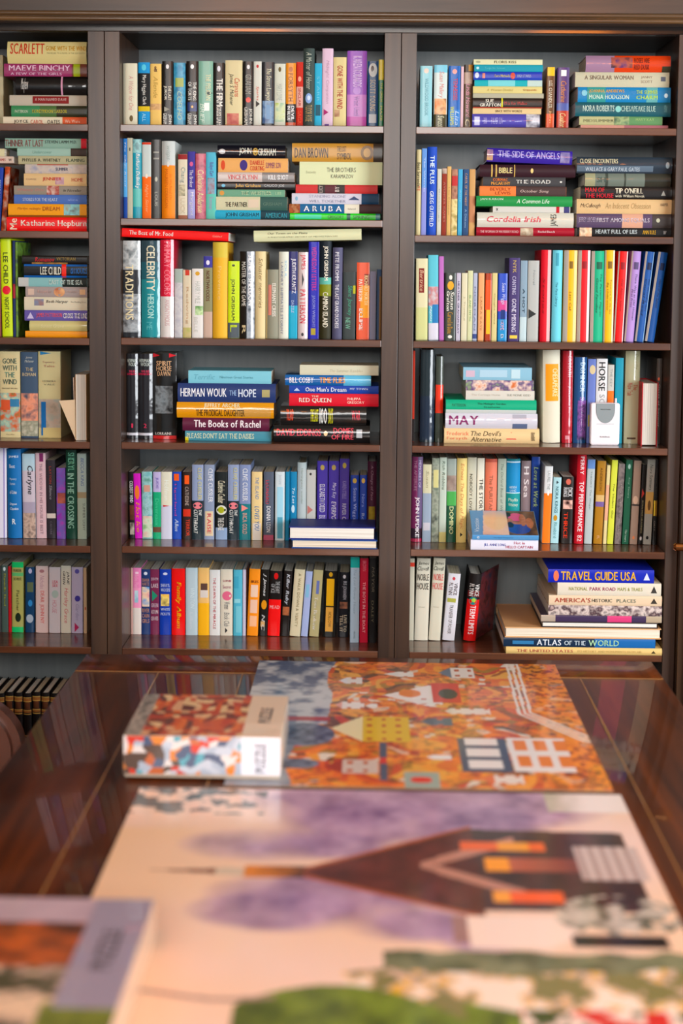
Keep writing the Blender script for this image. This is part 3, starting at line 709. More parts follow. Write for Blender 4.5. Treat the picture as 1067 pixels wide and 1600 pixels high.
H('M', 2, .05, [
 (456.4,597.5,223.7,251,0,'g','thick gold hardback with round brown emblem','ba8a3c',[(.76,.9,'7a5a28',.1,.9,'o'),(.79,.87,'c09850',.25,.75,'o'),(.9,1,'3a2e20')],[('DAN BROWN',.03,.4,.2,.75,'3a2c1c','b'),('THE LOST',.5,.6,.55,.85,'5a4420','b'),('SYMBOL',.5,.66,.12,.48,'5a4420','b')]),
 (468,597.5,252.6,287,0,'p','thick pale lime hardback with small grey title','d6deb4',[],[('THE BROTHERS',.33,.68,.55,.75,'58584c',''),('KARAMAZOV',.38,.65,.28,.45,'58584c',''),('Dostoevsky',.08,.2,.45,.6,'a0a484','')]),
 (462,590,288.3,301.5,0,'p','red patterned paperback with charcoal centre','c23a3a',[(.27,.6,'3a3434'),(.36,.5,'5a2c34')],[('LUCY',.285,.33,.1,.9,'c8b8b0','b^'),('BY',.48,.53,.2,.8,'d8d0c8','b^')]),
 (456,592,302,318,0,'p','white paperback with navy end','ccccd8',[(.8,1,'143c5c'),(.65,.78,'38486c',.4,.75,'t'),(.04,.07,'88b0c8',.3,.7,'o')],[('STANDING ALONE',.2,.62,.6,.85,'a0a4b8',''),('WILL TOGETHER',.2,.62,.15,.4,'9094a8','')]),
 (451.4,596,318.6,331,0,'p','blue picture book with wide white capitals','1a5e8e',[(0,.12,'a:c86838,8a4828,d8a878'),(.6,.76,'e0dcc8'),(.76,1,'3a2220')],[('A R U B A',.16,.57,.2,.8,'f0f0f0','b'),('Island',.64,.72,.4,.6,'807868','')]),
 (453,594,333,342,0,'g','vivid green paperback with black lettering','18cc18',[(.05,.35,'20cca0',.2,.8),(.63,.67,'105040'),(.95,1,'187078')],[('GREGORY',.42,.6,.2,.75,'108010','b'),('SPRING',.7,.88,.2,.75,'0c6810','b')]),
])
# ---- middle bay, third shelf
V('M', 3, .035, [
 (189.5,220.2,375.8,0,'j','thick black and silver jacketed hardback','22262c',[(.0,.3,'a:8a949a,c8d0d0,5a6468'),(.55,.95,'a:30343a,a8b0b4,1c2024')],[('TRADITIONS',.25,.82,.15,.62,'e8dcb4','b')]),
 (221.2,250.3,375.8,0,'j','slate to teal jacketed hardback','28444f',[(.38,1,'178a92'),(.22,.4,'1e5e6c')],[('CELEBRITY',.05,.52,.3,.75,'e0dcc0','b'),('HERSON',.55,.8,.35,.7,'a8d8d0','b'),('ME',.84,.92,.3,.6,'58b0b4','')]),
 (250.8,272,374.3,0,'j','crimson over white jacketed hardback','d01840',[(.58,1,'d8d4d0')],[('PRIMARY COLORS',.02,.56,.3,.75,'f08090','b'),('ANONYMOUS',.61,.88,.35,.7,'c8a8a8','b')]),
 (272.8,285.5,420,0,'p','soft grey paperback with blurred picture','a:a8a8b4,c8c8c8,888898',[(0,.2,'a0b0a8')],[]),
 (285.8,299,421.7,0,'p','cream paperback with red tip and meadow','d2c8ae',[(0,.08,'c04030',.3,.8),(.85,1,'a:a8b060,c8b088')],[('Redwing',.25,.8,.35,.7,'b89878','')]),
 (300,317.7,419.7,0,'p','white paperback with green landscape inset','dededa',[(.54,.67,'a:58a038,c8e0b0,308030',.3,1),(.04,.1,'d0a040',.3,.7,'o')],[('HARRY MILE',.18,.5,.3,.75,'b8bcb4',''),('BELLE',.7,.92,.2,.5,'c0c0b8','')]),
 (318,332,400,0,'p','olive paperback with purple head','8a8a68',[(0,.14,'3a3890'),(.68,1,'c0a898'),(.05,.11,'e0e0f0',.3,.7,'o')],[('NORTHWOODS',.18,.55,.3,.7,'6a3828','b')]),
 (332.5,355.6,378.4,0,'h','tall golden yellow hardback','e2b244',[(0,.16,'d0bc50')],[('Provence',.25,.6,.35,.6,'e8c878','')]),
 (356.3,374.2,408,0,'g','lime green paperback with grey foot','c6e004',[(.8,1,'505a60'),(.04,.07,'3a4010',.35,.6,'o')],[('JOHN GRISHAM',.23,.77,.22,.6,'4a5408','b'),('L',.83,.92,.2,.8,'b8d020','b')]),
 (374.8,398,392.7,0,'j','black and silver hardback with two white lines','0c0c0e',[(0,1,'a:7a8490,a8b0b8,4a545c',.48,1)],[('MASTER OF THE GAME',.12,.63,.12,.4,'d8d8d0','b'),('SIDNEY SHELDON',.04,.62,.58,.88,'f0f0f0','b'),('R',.85,.95,.15,.4,'d8c8a0','b')]),
 (398.7,414.7,392.7,0,'h','cream hardback with fine brown script','dacb9c',[],[('Schuster memories',.08,.65,.35,.75,'8a7450','i')]),
 (415.2,435,421,0,'h','khaki hardback with red and white lettering','8a8a78',[(0,1,'c8b888',0,.12),(.22,.66,'d88878',.2,.45)],[('ELEPHANT CRISIS',.2,.68,.5,.8,'e0dcd0','b')]),
 (435.3,450.8,393.3,0,'h','white hardback with pale blue lettering','d6dacc',[],[('LAUNDRY SHIPMATES STORMY',.12,.95,.2,.45,'8890a0','b'),('SOUL',.1,.3,.6,.8,'88b8d0','')]),
 (451,464.6,393,0,'g','indigo to turquoise hardback','282864',[(.6,1,'2aa4c4'),(.45,.62,'284888')],[('JUDITH KRANTZ',.08,.48,.2,.8,'e8e8f0','b'),('DAZZLE',.56,.7,.3,.6,'b0c0e0','')]),
 (465.3,481,394,0,'j','pale pink hardback with red lettering and black figure','d6c8c8',[(.23,.4,'383438',.4,.6,'t'),(.93,.97,'383438',.35,.6,'o')],[('JAMES',.03,.2,.2,.8,'c83848','b'),('PATTERSON',.43,.82,.2,.8,'c83848','b')]),
 (481.5,498,377.8,0,'g','tall royal blue hardback with magenta title','2022a4',[(.89,.96,'a89838',.25,.7)],[('WEDNESDAY LETTERS',.05,.5,.3,.75,'c02890','b'),('JASON WRIGHT',.55,.88,.3,.65,'9098d8','b')]),
 (498.5,516.8,376.8,0,'h','black to olive hardback with aqua band','101c26',[(.37,.44,'60b0a0'),(.44,.56,'7a8420'),(.56,1,'2c2a14')],[('JOHN GRISHAM',.05,.4,.3,.75,'e8e4d4','b'),('CAMINO ISLAND',.52,.88,.3,.75,'e0dcc8','b')]),
 (518.9,534.3,386.7,0,'h','slate purple hardback with white capitals','50506c',[],[('PETE FROMM',.05,.36,.25,.65,'d8d8e0','b'),('THE LAST GRAND DUCHESS',.4,.88,.25,.65,'d8d8e0','b')]),
 (535.6,555,425,0,'p','dark grey-green paperback with leafy script','3a4242',[(.2,.32,'a8a828',.8,1)],[('Silent Journey',.2,.65,.3,.75,'48987c','i'),('NEW',.68,.85,.2,.6,'70a890','b')]),
 (556.6,576.6,410,0,'g','orange-red paperback with white lettering','dc6044',[(.3,.72,'e8982c',.3,1),(.15,.3,'8a3828',.6,1)],[('PATTERSON',.22,.5,.15,.45,'f0e8d8','b'),('RICHARD NORTH',.17,.55,.6,.9,'f0d8a0','b'),('ECLIPSE',.6,.88,.2,.5,'f0e8e0','b')]),
 (577.2,587,424,0,'p','dusty lavender paperback','7c7e94',[],[]),
 (588,595.6,421,0,'p','blue and brown striped paperback','2a4464',[(.1,1,'7a5830',.55,1)],[]),
])
zt = SHELF['M'][2]
# two books laid flat along the tops of the upright ones
def lay(desc, x0, y0, x1, T, tilt, kind, base, bands, texts, rel, back=.02, yaw=0, D=.2, row=3, bay='M'):
    Y = SHELF_Y + back; A = at(x0, y0, Y); B_ = at(x1, y0, Y); A.x = max(A.x, BX[bay][0]); L = B_.x - A.x
    me, mp = book_cover(L, T, D, kind, base, bands, texts, False, False)
    o = put(desc, me, mp, (A.x, Y, A.z - T), (0, R_(tilt), R_(yaw)), bay, row, rel, False)
    return o
lay('bright red paperback lying across the upright books', 189.6, 356.2, 357, .0225, 2.0, 'p', 'e41818', [], [('The Best of Mr. Food', .07, .48, .3, .78, 'f0e8e0', 'b'), ('Galahad', .85, .94, .4, .62, 'e8a090', 'i')], [])
lay('pale cream hardback balanced on tall books', 396.8, 360.5, 565, .0285, -1.5, 'h', 'd6dab2', [], [('Our Town on the Plains', .13, .5, .62, .8, '4a4a3c', 'i'), ('A PHOTOGRAPHIC HISTORY OF MIDWESTERN LIFE', .13, .78, .3, .42, '8a8a70', '')], [])
# ---- middle bay, fourth shelf
V('M', 4, .085, [
 (190,214,552.5,0,'j','black jacketed hardback with red numeral one','16161c',[(.93,.96,'c8c8d0')],[('HERMAN',.06,.1,.1,.9,'c0ccc4','b^'),('WOUK',.105,.145,.2,.85,'c0ccc4','b^'),('WAR AND',.19,.22,.25,.8,'d84868','b^'),('REMEMBRANCE',.225,.25,.05,.95,'d02850','b^'),('I',.82,.87,.45,.6,'c83050','b^')]),
 (214.6,238.8,552.5,0,'j','black jacketed hardback with red numeral two','16161c',[(.93,.96,'c8c8d0')],[('HERMAN',.06,.1,.1,.9,'c0ccc4','b^'),('WOUK',.105,.145,.2,.85,'c0ccc4','b^'),('WAR AND',.19,.22,.25,.8,'d84868','b^'),('REMEMBRANCE',.225,.25,.05,.95,'d02850','b^'),('2',.82,.87,.42,.62,'c83050','b^')]),
 (239.5,276,551.5,0,'j','thick black jacketed hardback with silver figure','121414',[(0,.05,'d02030',0,.3,'t'),(0,.05,'d02030',.7,1,'t'),(.38,.7,'a:16181a,88949a,1c1e20',.1,.85),(.96,1,'c83030')],[('SPIRIT',.09,.145,.15,.8,'d0a880','b^'),('HORSE',.15,.205,.15,.8,'d0a880','b^'),('DAWN',.21,.265,.2,.75,'d0a880','b^'),('LORRAINE',.92,.95,.1,.8,'d8d0c8','b^')]),
])
H('M', 4, .05, [
 (294.4,424,578.7,598.5,0,'p','light blue paperback with faint title','80c4d4',[],[('Terrific',.07,.32,.3,.7,'68aabc','i'),('Nineteen Great Stories',.38,.78,.4,.6,'4a8898','')]),
 (278,431,598.5,628,0,'h','navy hardback with large white capitals','283a6c',[(.86,.94,'a8a070',.3,.7)],[('HERMAN WOUK',.03,.5,.3,.75,'e8ecf4','b'),('THE',.53,.6,.38,.65,'90b0d8','b'),('HOPE',.62,.8,.3,.72,'d8e4f4','b')]),
 (276.5,428,628,652.5,0,'j','mustard orange hardback','db982c',[(.6,.97,'c89850',.1,.7)],[('JEFFREY ARCHER',.28,.65,.62,.95,'f0e8c0','b'),('THE PRODIGAL DAUGHTER',.2,.7,.12,.55,'4a3818','b')]),
 (285.6,421,652.5,673,0,'h','maroon hardback with white old-style title','5a203a',[],[('The Books of Rachel',.13,.9,.3,.85,'f0e8ec','b')]),
 (289.3,424,673,687,0,'p','teal blue paperback, base of its pile','488a9c',[(0,.04,'d8c828',0,.4)],[("PLEASE DON'T EAT THE DAISIES",.02,.8,.25,.8,'d0dcc0','b')]),
])
H('M', 4, .04, [
 (468.4,591.5,570,586,0,'p','chalk white paperback','ccccb4',[],[('The Summer Rambles',.38,.8,.3,.6,'b8b8a0','i')]),
 (445.7,579.7,585.5,601.4,0,'j','blue jacketed hardback with orange title','2262a4',[(.68,1,'62b4d8')],[('BILL COSBY',.05,.33,.25,.8,'e0e4f0','b'),('TIME FLIES',.4,.7,.25,.8,'e09848','b')]),
 (452,591.5,602,614,0,'p','royal blue paperback with white title','163e9c',[(.05,.12,'b8c8e8',.3,.7,'t')],[("One Man's Dream",.18,.64,.25,.8,'e8ecf8','b'),('MY TOWN',.68,.88,.5,.75,'c8d4f0','b')]),
 (452,591.5,614.4,634,0,'p','scarlet paperback with white capitals','cc1a34',[],[('RED QUEEN',.11,.47,.25,.65,'f4ece0','b'),('THE',.25,.33,.72,.85,'f4d8c8','b'),('PHILIPPA',.65,.8,.5,.7,'f0d8c8',''),('GREGORY',.65,.84,.22,.42,'f0d8c8','')]),
 (438.5,572.5,634,662,0,'j','black jacketed hardback with yellow title','121414',[],[('100',.455,.54,.1,.9,'d8dcd8','b'),('THE LAST',.35,.44,.2,.85,'d8d81c','b'),('DAYS',.56,.61,.1,.9,'d8d81c','b'),('TOLAND',.07,.15,.25,.85,'e05038','b'),('WAR',.83,.93,.3,.8,'c83848','b')]),
 (428,578,664,687,0,'j','black jacketed hardback with pink-red lettering','101214',[(.52,.56,'f0d0a0',.4,.7,'o'),(.86,.92,'b0b4b8',.3,.8)],[('DAVID EDDINGS',.03,.49,.4,.8,'dc5060','b'),('DOMES',.62,.83,.55,.88,'dc5060','b'),('OF FIRE',.6,.83,.2,.5,'dc5060','b')]),
])
# ---- middle bay, fifth shelf
V('M', 5, .109, [
 (193.5,205,737,-2,'g','black paperback with stacked white words','141214',[(.5,.72,'a:6a3828,3a2018',.1,.9),(.76,.94,'a:d0c8b8,302828',.1,.9)],[('COLDEST WIND',.14,.46,.2,.8,'e0e0e0','b')]),
 (206,221,740,-3,'g','magenta paperback with orange splash','c61ab2',[(.18,.4,'e07838',.15,.8,'o')],[('Hot Ice',.44,.9,.25,.75,'f09848','bi')]),
 (221.5,239,737,-1,'g','teal floral paperback','a:3a98a0,98c8c8,508878',[(.2,.3,'c89888',.2,.8),(.66,.98,'a:68a860,c8d8c0,d8a8a0',.05,.95)],[('MANGO',.3,.64,.3,.7,'a8c8d0','i')]),
 (239.4,251.8,737,0,'g','emerald paperback with lavender head','28a474',[(0,.3,'b8b0d8'),(.82,.9,'684838')],[('JUDE',.08,.25,.3,.7,'7868b8','b'),('Devereaux',.4,.8,.25,.75,'50c898','')]),
 (252,269,737,0,'p','cream and silver paperback with red tick','dadac6',[(.5,1,'cacee0'),(.49,.52,'c03038',.2,.8,'t')],[('Hoffman',.12,.42,.3,.7,'e8f0e8','')]),
 (269.3,283.5,737,0,'g','blue paperback with orange tab','204aac',[(.03,.13,'e86028',.2,.75)],[('Tigerland',.15,.65,.2,.5,'b850a0','b'),('Allen',.7,.88,.3,.7,'c8d8f0','bi')]),
 (285,299.5,737,0,'g','dark brown paperback with orange tab','281c1a',[(.05,.18,'f06030',.25,.75),(.55,.66,'c83828',.1,.9)],[('CATHERINE',.22,.5,.3,.7,'b8a8a0','b'),('TERROR',.7,.95,.4,.8,'e04830','b')]),
 (300.2,318,725.8,0,'g','steel blue over black paperback, pink oval','8c9cbc',[(.48,1,'1c2c34'),(.5,.59,'e08088',.1,.9,'o')],[('CLIVE CUSSLER',.04,.47,.5,.85,'d0cc88','b'),('CUTTHROAT',.6,.92,.15,.5,'e8ece8','bi'),('THE',.6,.68,.6,.85,'e8ece8','bi')]),
 (319,335,725.8,0,'g','steel blue paperback with red and cream foot','8896b0',[(.62,.95,'d8c8a8',.1,.9)],[('CLIVE CUSSLER',.05,.5,.4,.85,'e8ecf4','b'),('RAISE',.65,.92,.3,.7,'d04858','b')]),
 (337,355.3,737,0,'g','black paperback with cream cursive and moonlit oval','141c1e',[(.49,.63,'d8dcd0',.05,.95,'o'),(.51,.61,'a0a830',.2,.75,'o'),(.82,1,'88a0c0')],[('Catherine Coulter',.13,.46,.2,.8,'e8e4c8','i'),('THE EDGE',.67,.86,.2,.7,'e0e0d8','b')]),
 (356,373.4,725.8,0,'g','second steel blue over black paperback, pink oval','8c9cbc',[(.48,1,'1c2c34'),(.5,.59,'e08088',.1,.9,'o')],[('CLIVE CUSSLER',.04,.47,.5,.85,'d0cc88','b'),('CUTTHROAT',.6,.92,.15,.5,'e8ece8','bi'),('THE',.6,.68,.6,.85,'e8ece8','bi')]),
 (373.8,391.4,725.8,0,'g','slate blue to teal paperback, pink triangle','7e8eb4',[(.52,1,'1a747c'),(.53,.62,'e89088',.2,.8,'t')],[('CLIVE CUSSLER',.05,.48,.3,.75,'e8ecf0','b'),('INCA GOLD',.64,.92,.3,.7,'e0a898','b')]),
 (393,409.6,737,0,'p','cream yellow paperback with blue italic title','e2cb94',[(.75,1,'e0dcd0',.1,.9)],[('THE ISLAND',.08,.4,.35,.7,'90a0b8','bi'),('LOVES YOU',.5,.86,.3,.75,'4878b0','bi')]),
 (411.6,427.5,737,0,'p','slate grey paperback with pink foot','525c6c',[(.92,1,'b05870')],[('LEONARD',.12,.47,.2,.55,'c04858','b'),('DONNA LEON',.5,.88,.3,.7,'e8ecf0','b')]),
 (429.6,444.6,737,0,'p','white paperback with pale cyan panel','ccdade',[(.22,.97,'a2d2e4',.2,.85),(.66,.97,'58a0b8',.25,.8)],[('Jenkins',.04,.18,.3,.7,'b0bcc4','')]),
 (445.7,451.5,737,0,'p','narrow teal-blue paperback edge','1080a8',[],[]),
])
V('M', 5, .15, [
 (453,463.5,737,0,'p','teal-blue paperback with white script','1082ac',[(.5,.62,'c8e0e8',.2,.7,'o')],[('To Let',.24,.48,.3,.7,'e0f0f4','i')]),
 (464.2,478.2,722.3,0,'h','tall silvery hardback','b9c6c6',[],[('Hemingway wonder',.08,.55,.35,.65,'88988f','')]),
 (478.7,493,734,0,'p','white paperback with red smudge','cacec8',[(.52,.65,'c88078',.1,.7,'t'),(.04,.08,'404040',.3,.55,'o')],[]),
 (495,511.4,720,0,'p','violet hardback with narrow white title','4a3aa4',[(.05,.12,'c0a860',.3,.7,'o')],[('ELIZABETH DEED',.3,.66,.25,.75,'e8e8f8','b'),('BLUE',.7,.82,.2,.8,'d0d0f0','b')]),
 (512.7,529,720,0,'p','violet paperback with slanted white lettering','4a3aa4',[(.05,.12,'c0a860',.3,.7,'o')],[('Mary Kay',.28,.48,.3,.75,'d8d8f0','bi'),('EVERPOWER',.52,.9,.3,.75,'e8e8f8','bi')]),
 (529.8,545,716.5,0,'p','tallest violet paperback with grey lettering','4c3c9c',[(.05,.12,'c8b050',.3,.7,'o')],[('KAREN STEELE',.28,.5,.3,.7,'9890c8',''),('RIVER CITY',.56,.85,.3,.7,'d8d8f0','b')]),
 (547,560,742,0,'g','cobalt paperback with pale glare','2242a4',[(.05,.13,'c8b050',.25,.75,'o')],[('Susan Wiggs',.2,.7,.25,.75,'a8b8e8','b')]),
 (561.3,572.5,742,0,'g','cobalt paperback with yellow star','2040a0',[(.05,.13,'d8b860',.25,.75,'o')],[('Nora',.3,.5,.3,.7,'8098d8',''),('Rose',.6,.8,.3,.7,'a8b8e0','b')]),
 (573.3,587.5,720.6,0,'h','dark maroon hardback with gold vignette','42182c',[(.58,.76,'a:a08830,584818',.15,.85)],[('A Change of Face',.05,.5,.3,.65,'8a6878','i')]),
])
H('M', 5, -.002, [
 (451.5,586,822.7,841,0,'hf','navy hardback lying with its cream page edges outward','28307c',[],[]),
 (455.6,589.5,842.7,859,0,'hf','blue hardback lying with pale page edges outward','20488c',[],[]),
], depth=.125)
# ---- middle bay, sixth shelf
V('M', 6, .147, [
 (191.5,194.5,887,0,'p','thin dusty pink paperback against the post','d0a8a0',[],[]),
 (195.5,213,886.8,0,'p','pink to cream paperback with blue keyhole picture','e284b4',[(.3,.6,'e898bc'),(.6,1,'dcd4cc'),(.34,.52,'a:60a8c0,d0e0e8',.2,.65),(.06,.09,'f0d0e0',.3,.7)],[('Belva Plain',.1,.3,.2,.7,'e8a8c8','')]),
 (213.6,232.6,889,0,'g','navy paperback with sunset picture and rust lettering','1e3668',[(.27,.57,'a:d87890,e8d0b0,4890d0',.08,.9),(.04,.09,'d0d8e8',.3,.7,'o')],[('DIANA',.14,.19,.1,.9,'b88878','b^'),('HARTE',.2,.25,.1,.9,'b88878','b^'),('RIVER',.6,.66,.1,.9,'b88878','b^'),('CABIN',.68,.74,.1,.9,'b88878','b^'),('GIRLS',.76,.82,.1,.9,'b88878','b^')]),
 (233,249,889,0,'g','plum paperback with small green tree','722a4a',[(.32,.49,'28886a',.2,.85,'t')],[('JUDITH',.13,.18,.1,.9,'d0b8c8','b^'),('LAKE',.22,.28,.1,.9,'d8c8d0','b^'),('GREEN',.52,.58,.1,.9,'d0b8c8','b^'),('AUTUMN',.62,.68,.1,.9,'d8c8d0','b^'),('LEAVES',.72,.78,.1,.9,'d8c8d0','b^')]),
 (249.7,267.6,889,0,'g','royal blue paperback with golden scene','163aa4',[(.38,.56,'a:f0b030,f8d880,302818',.1,.85),(.05,.09,'d0d8f0',.3,.7,'o')],[('SHERRYL',.22,.27,.1,.9,'c8d4f0','b^'),('WOODS',.29,.34,.1,.9,'c8d4f0','b^'),('WHITE',.59,.63,.1,.9,'c8d4f0','b^'),('PICKETS',.66,.7,.1,.9,'c8d4f0','b^')]),
 (268.3,289.3,888,0,'g','vivid red paperback with yellow brush title','e21222',[],[('Family Album',.2,.9,.3,.72,'f0b820','bi')]),
 (290.3,309,886.8,0,'p','pale ice-blue paperback','b4c8d0',[],[('WINSTON',.3,.6,.4,.75,'d0e0e4','i'),('Lillian',.66,.9,.35,.6,'c8d0d8','')]),
 (309.5,327,886.8,0,'p','peach paperback with small portrait photo','e6bc78',[(.52,1,'f0b43c'),(.23,.33,'5a4038',.25,.85),(.33,.44,'d8d0c8',.2,.9)],[]),
 (327.4,344,890,0,'p','white paperback with crimson lettering','dcdedc',[],[('THE DAWN OF THE MIRACLE',.12,.9,.35,.6,'d04858','b')]),
 (344.5,363.5,889,0,'p','cream paperback with pink round emblem','dad4c2',[(.33,.47,'d86a88',.15,.95,'o'),(.88,.96,'28282c',.4,.6,'t')],[('SOPHIE',.16,.19,.2,.9,'a03858','b^'),('Secret',.24,.29,.2,.9,'b87888','b^'),('Women',.49,.6,.3,.8,'707070','b'),('Book Club',.65,.86,.3,.75,'606468','i')]),
 (364.5,378.5,890,0,'p','cyan paperback with lighter patches','58b2ca',[(.1,.28,'48a4c0',.1,.6),(.44,.5,'90d0dc',.1,.8),(.55,.95,'78c4d4',.3,.9)],[]),
 (379,384,890,0,'p','slim lavender paperback','c4c0d4',[],[]),
 (385.8,403,889,4,'p','bright orange paperback with pale panels','fa9222',[(.24,.42,'e8c8b0',.2,.85),(.46,.66,'e8c0a8',.2,.85),(.7,.86,'f0b890',.2,.85)],[('IRIS',.17,.21,.2,.9,'7a3a10','b^')]),
 (403.8,417,890,4,'g','black paperback with amber medallion','16120f',[(.46,.6,'d89020',.2,.85,'o'),(.78,.86,'d0a870',.2,.7)],[('J James',.06,.4,.3,.7,'e0e0e0','i'),('N C',.68,.92,.3,.7,'c8c8c8','bi')]),
 (417.8,437,892,4,'g','black over red paperback','16100f',[(.44,1,'e6141e'),(.03,.13,'c81820',.35,.7,'o')],[('THE HEART',.16,.34,.5,.85,'a8a8a8','b'),('OF ICE',.2,.34,.15,.45,'a8a8a8','b'),('MEAD',.53,.58,.1,.9,'f0a8a8','b^')]),
 (438,451,892,6,'g','black paperback with white slanted title','18110f',[(.55,.68,'a:c87850,402018',.1,.9)],[('Killer Ruby',.05,.52,.25,.75,'d0d4dc','bi')]),
 (452.5,469,890,8,'p','parchment cream paperback, slightly tilted','d4cbac',[],[('A WALK DOWN A VERITY',.06,.86,.4,.68,'a89c78','b')]),
 (470,480.7,893,8,'p','lavender blue paperback, slightly tilted','a8b8e2',[(.2,.4,'88c0e0',.2,.7)],[]),
 (483,498,891,7,'p','olive tan paperback with white title','bcb486',[(.16,.36,'6878b8',.4,.7)],[('Tom Brokaw',.4,.9,.3,.65,'ece8dc','b')]),
 (503.8,523.5,892,3,'g','black paperback with yellow panel','14120f',[(.12,.53,'f4ba12',.2,.8),(.55,.92,'e8b058',.2,.8),(.02,.09,'d8a818',.35,.65,'o')],[('HOLLOW',.62,.85,.4,.65,'6a4818','')]),
 (528,543.5,894,2,'g','near-black paperback with silver lettering','181a22',[(.46,.56,'a:c88868,302428',.1,.9),(.04,.1,'e0e0e8',.35,.65,'o')],[('IRIS JOHANSEN',.14,.42,.3,.75,'c8ccd8','b'),('LIVE TO',.66,.92,.55,.85,'d0c8b0','b'),('TELL IT',.66,.92,.15,.45,'d0c8b0','b')]),
])
V('M', 6, .09, [
 (546.7,560.7,870,0,'p','tall pale blue hardback with turquoise head','b2cade',[(0,.125,'30b4ac')],[('The Lost Flower House',.14,.66,.35,.65,'90a8bc','i'),('VIKING',.86,.95,.4,.6,'607888','')]),
 (561.5,574.5,872,0,'p','tall crimson hardback with white capitals','be1a3c',[],[('THE BOYS IN THE BOAT',.28,.88,.35,.68,'f0c0c8','b'),('BROWN',.03,.15,.3,.75,'d87888','')]),
 (575.6,587.5,872,0,'p','tall black hardback with dull gold lettering','120e0e',[],[('MAYOR',.1,.4,.35,.7,'686050','i'),('DALEY',.5,.76,.35,.65,'706850','b')]),
])
# ================================================================== LEFT BAY
V('L', 1, .05, [
 (-22,-9,86,0,'p','grey-green paperback mostly outside the frame','707868',[],[]),
 (-8,6,86,0,'p','plain putty coloured hardback','b0a888',[],[]),
])
H('L', 1, .03, [
 (12,135.6,65,98,0,'h','thick pale yellow hardback with tall red title','cabe84',[],[('SCARLETT',.04,.47,.42,.92,'b83a28','b'),('GONE WITH THE WIND',.49,1,.58,.8,'b88a30','b'),('THE SEQUEL TO A NOVEL OF THE OLD SOUTH',.5,.98,.42,.5,'808058','')]),
 (6.4,135.6,99.5,118,0,'g','magenta hardback with white author name','8c325c',[(.82,1,'6a3828'),(.84,.92,'98a828')],[('MAEVE BINCHY',.06,.8,.45,.88,'dcb8cc','b'),('A FEW OF THE GIRLS',.08,.7,.1,.3,'d0a8c0','b')]),
 (25,135.6,119.4,148.5,0,'j','thick black jacketed hardback with pink stripe','0e0a0a',[(.64,.665,'c890a8')],[('Mayhew',.08,.18,.1,.9,'d0ccc4','i')]),
 (15,135.6,148.5,164.6,0,'p','grey-white hardback with dark red label','b4ac9c',[(.3,.77,'7c1218',.2,.9)],[('A MAN NAMED DAVE',.33,.74,.45,.72,'c8a8a0','b')]),
 (17.7,135.6,165,181.3,0,'g','green to black paperback with yellow lettering','3a8052',[(.45,1,'2c2c18'),(.38,.6,'486838')],[('PATTERSON',.05,.22,.35,.6,'c8d0b8',''),('HONEYMOON HARBOR',.28,.74,.35,.65,'c8b828','b')]),
 (5,135.6,182.3,193,0,'p','cream and orange paperback at pile base','dacfb4',[(.71,1,'d05c38')],[('JOYCE',.13,.3,.1,.6,'383430','b'),('CAROL',.33,.48,.1,.6,'c86858','b'),('OATES',.53,.68,.1,.6,'383430','b'),('We Were',.74,.92,.25,.65,'e8c0a8','b')]),
])
V('L', 2, .06, [
 (-20,-10,263,4,'p','dark green paperback behind the frame edge','24382c',[],[]),
 (-9,1,262,6,'p','dark blue paperback with white foot','1a3c9c',[(.8,1,'c8d0dc',.2,.8)],[('STONE BARRINGTON',.2,.75,.35,.7,'c0d0e8','b')]),
 (1.6,9.4,261,8,'p','black and orange patterned paperback','a:1c1410,c05018,d8d0c0',[],[]),
])
zz = at(0, 255.5, SHELF_Y + .04).z
H('L', 2, .03, [
 (-50,7,232,242,0,'p','thin cream paperback lying at the frame edge','cfc8a0',[],[]),
 (-55,21,244,255,0,'p','pale pink paperback with red lettering','ccb8a8',[],[('AMES',.72,.84,.3,.7,'b04848','b'),('W',.9,.97,.3,.7,'584848','b')]),
], z0=zz)
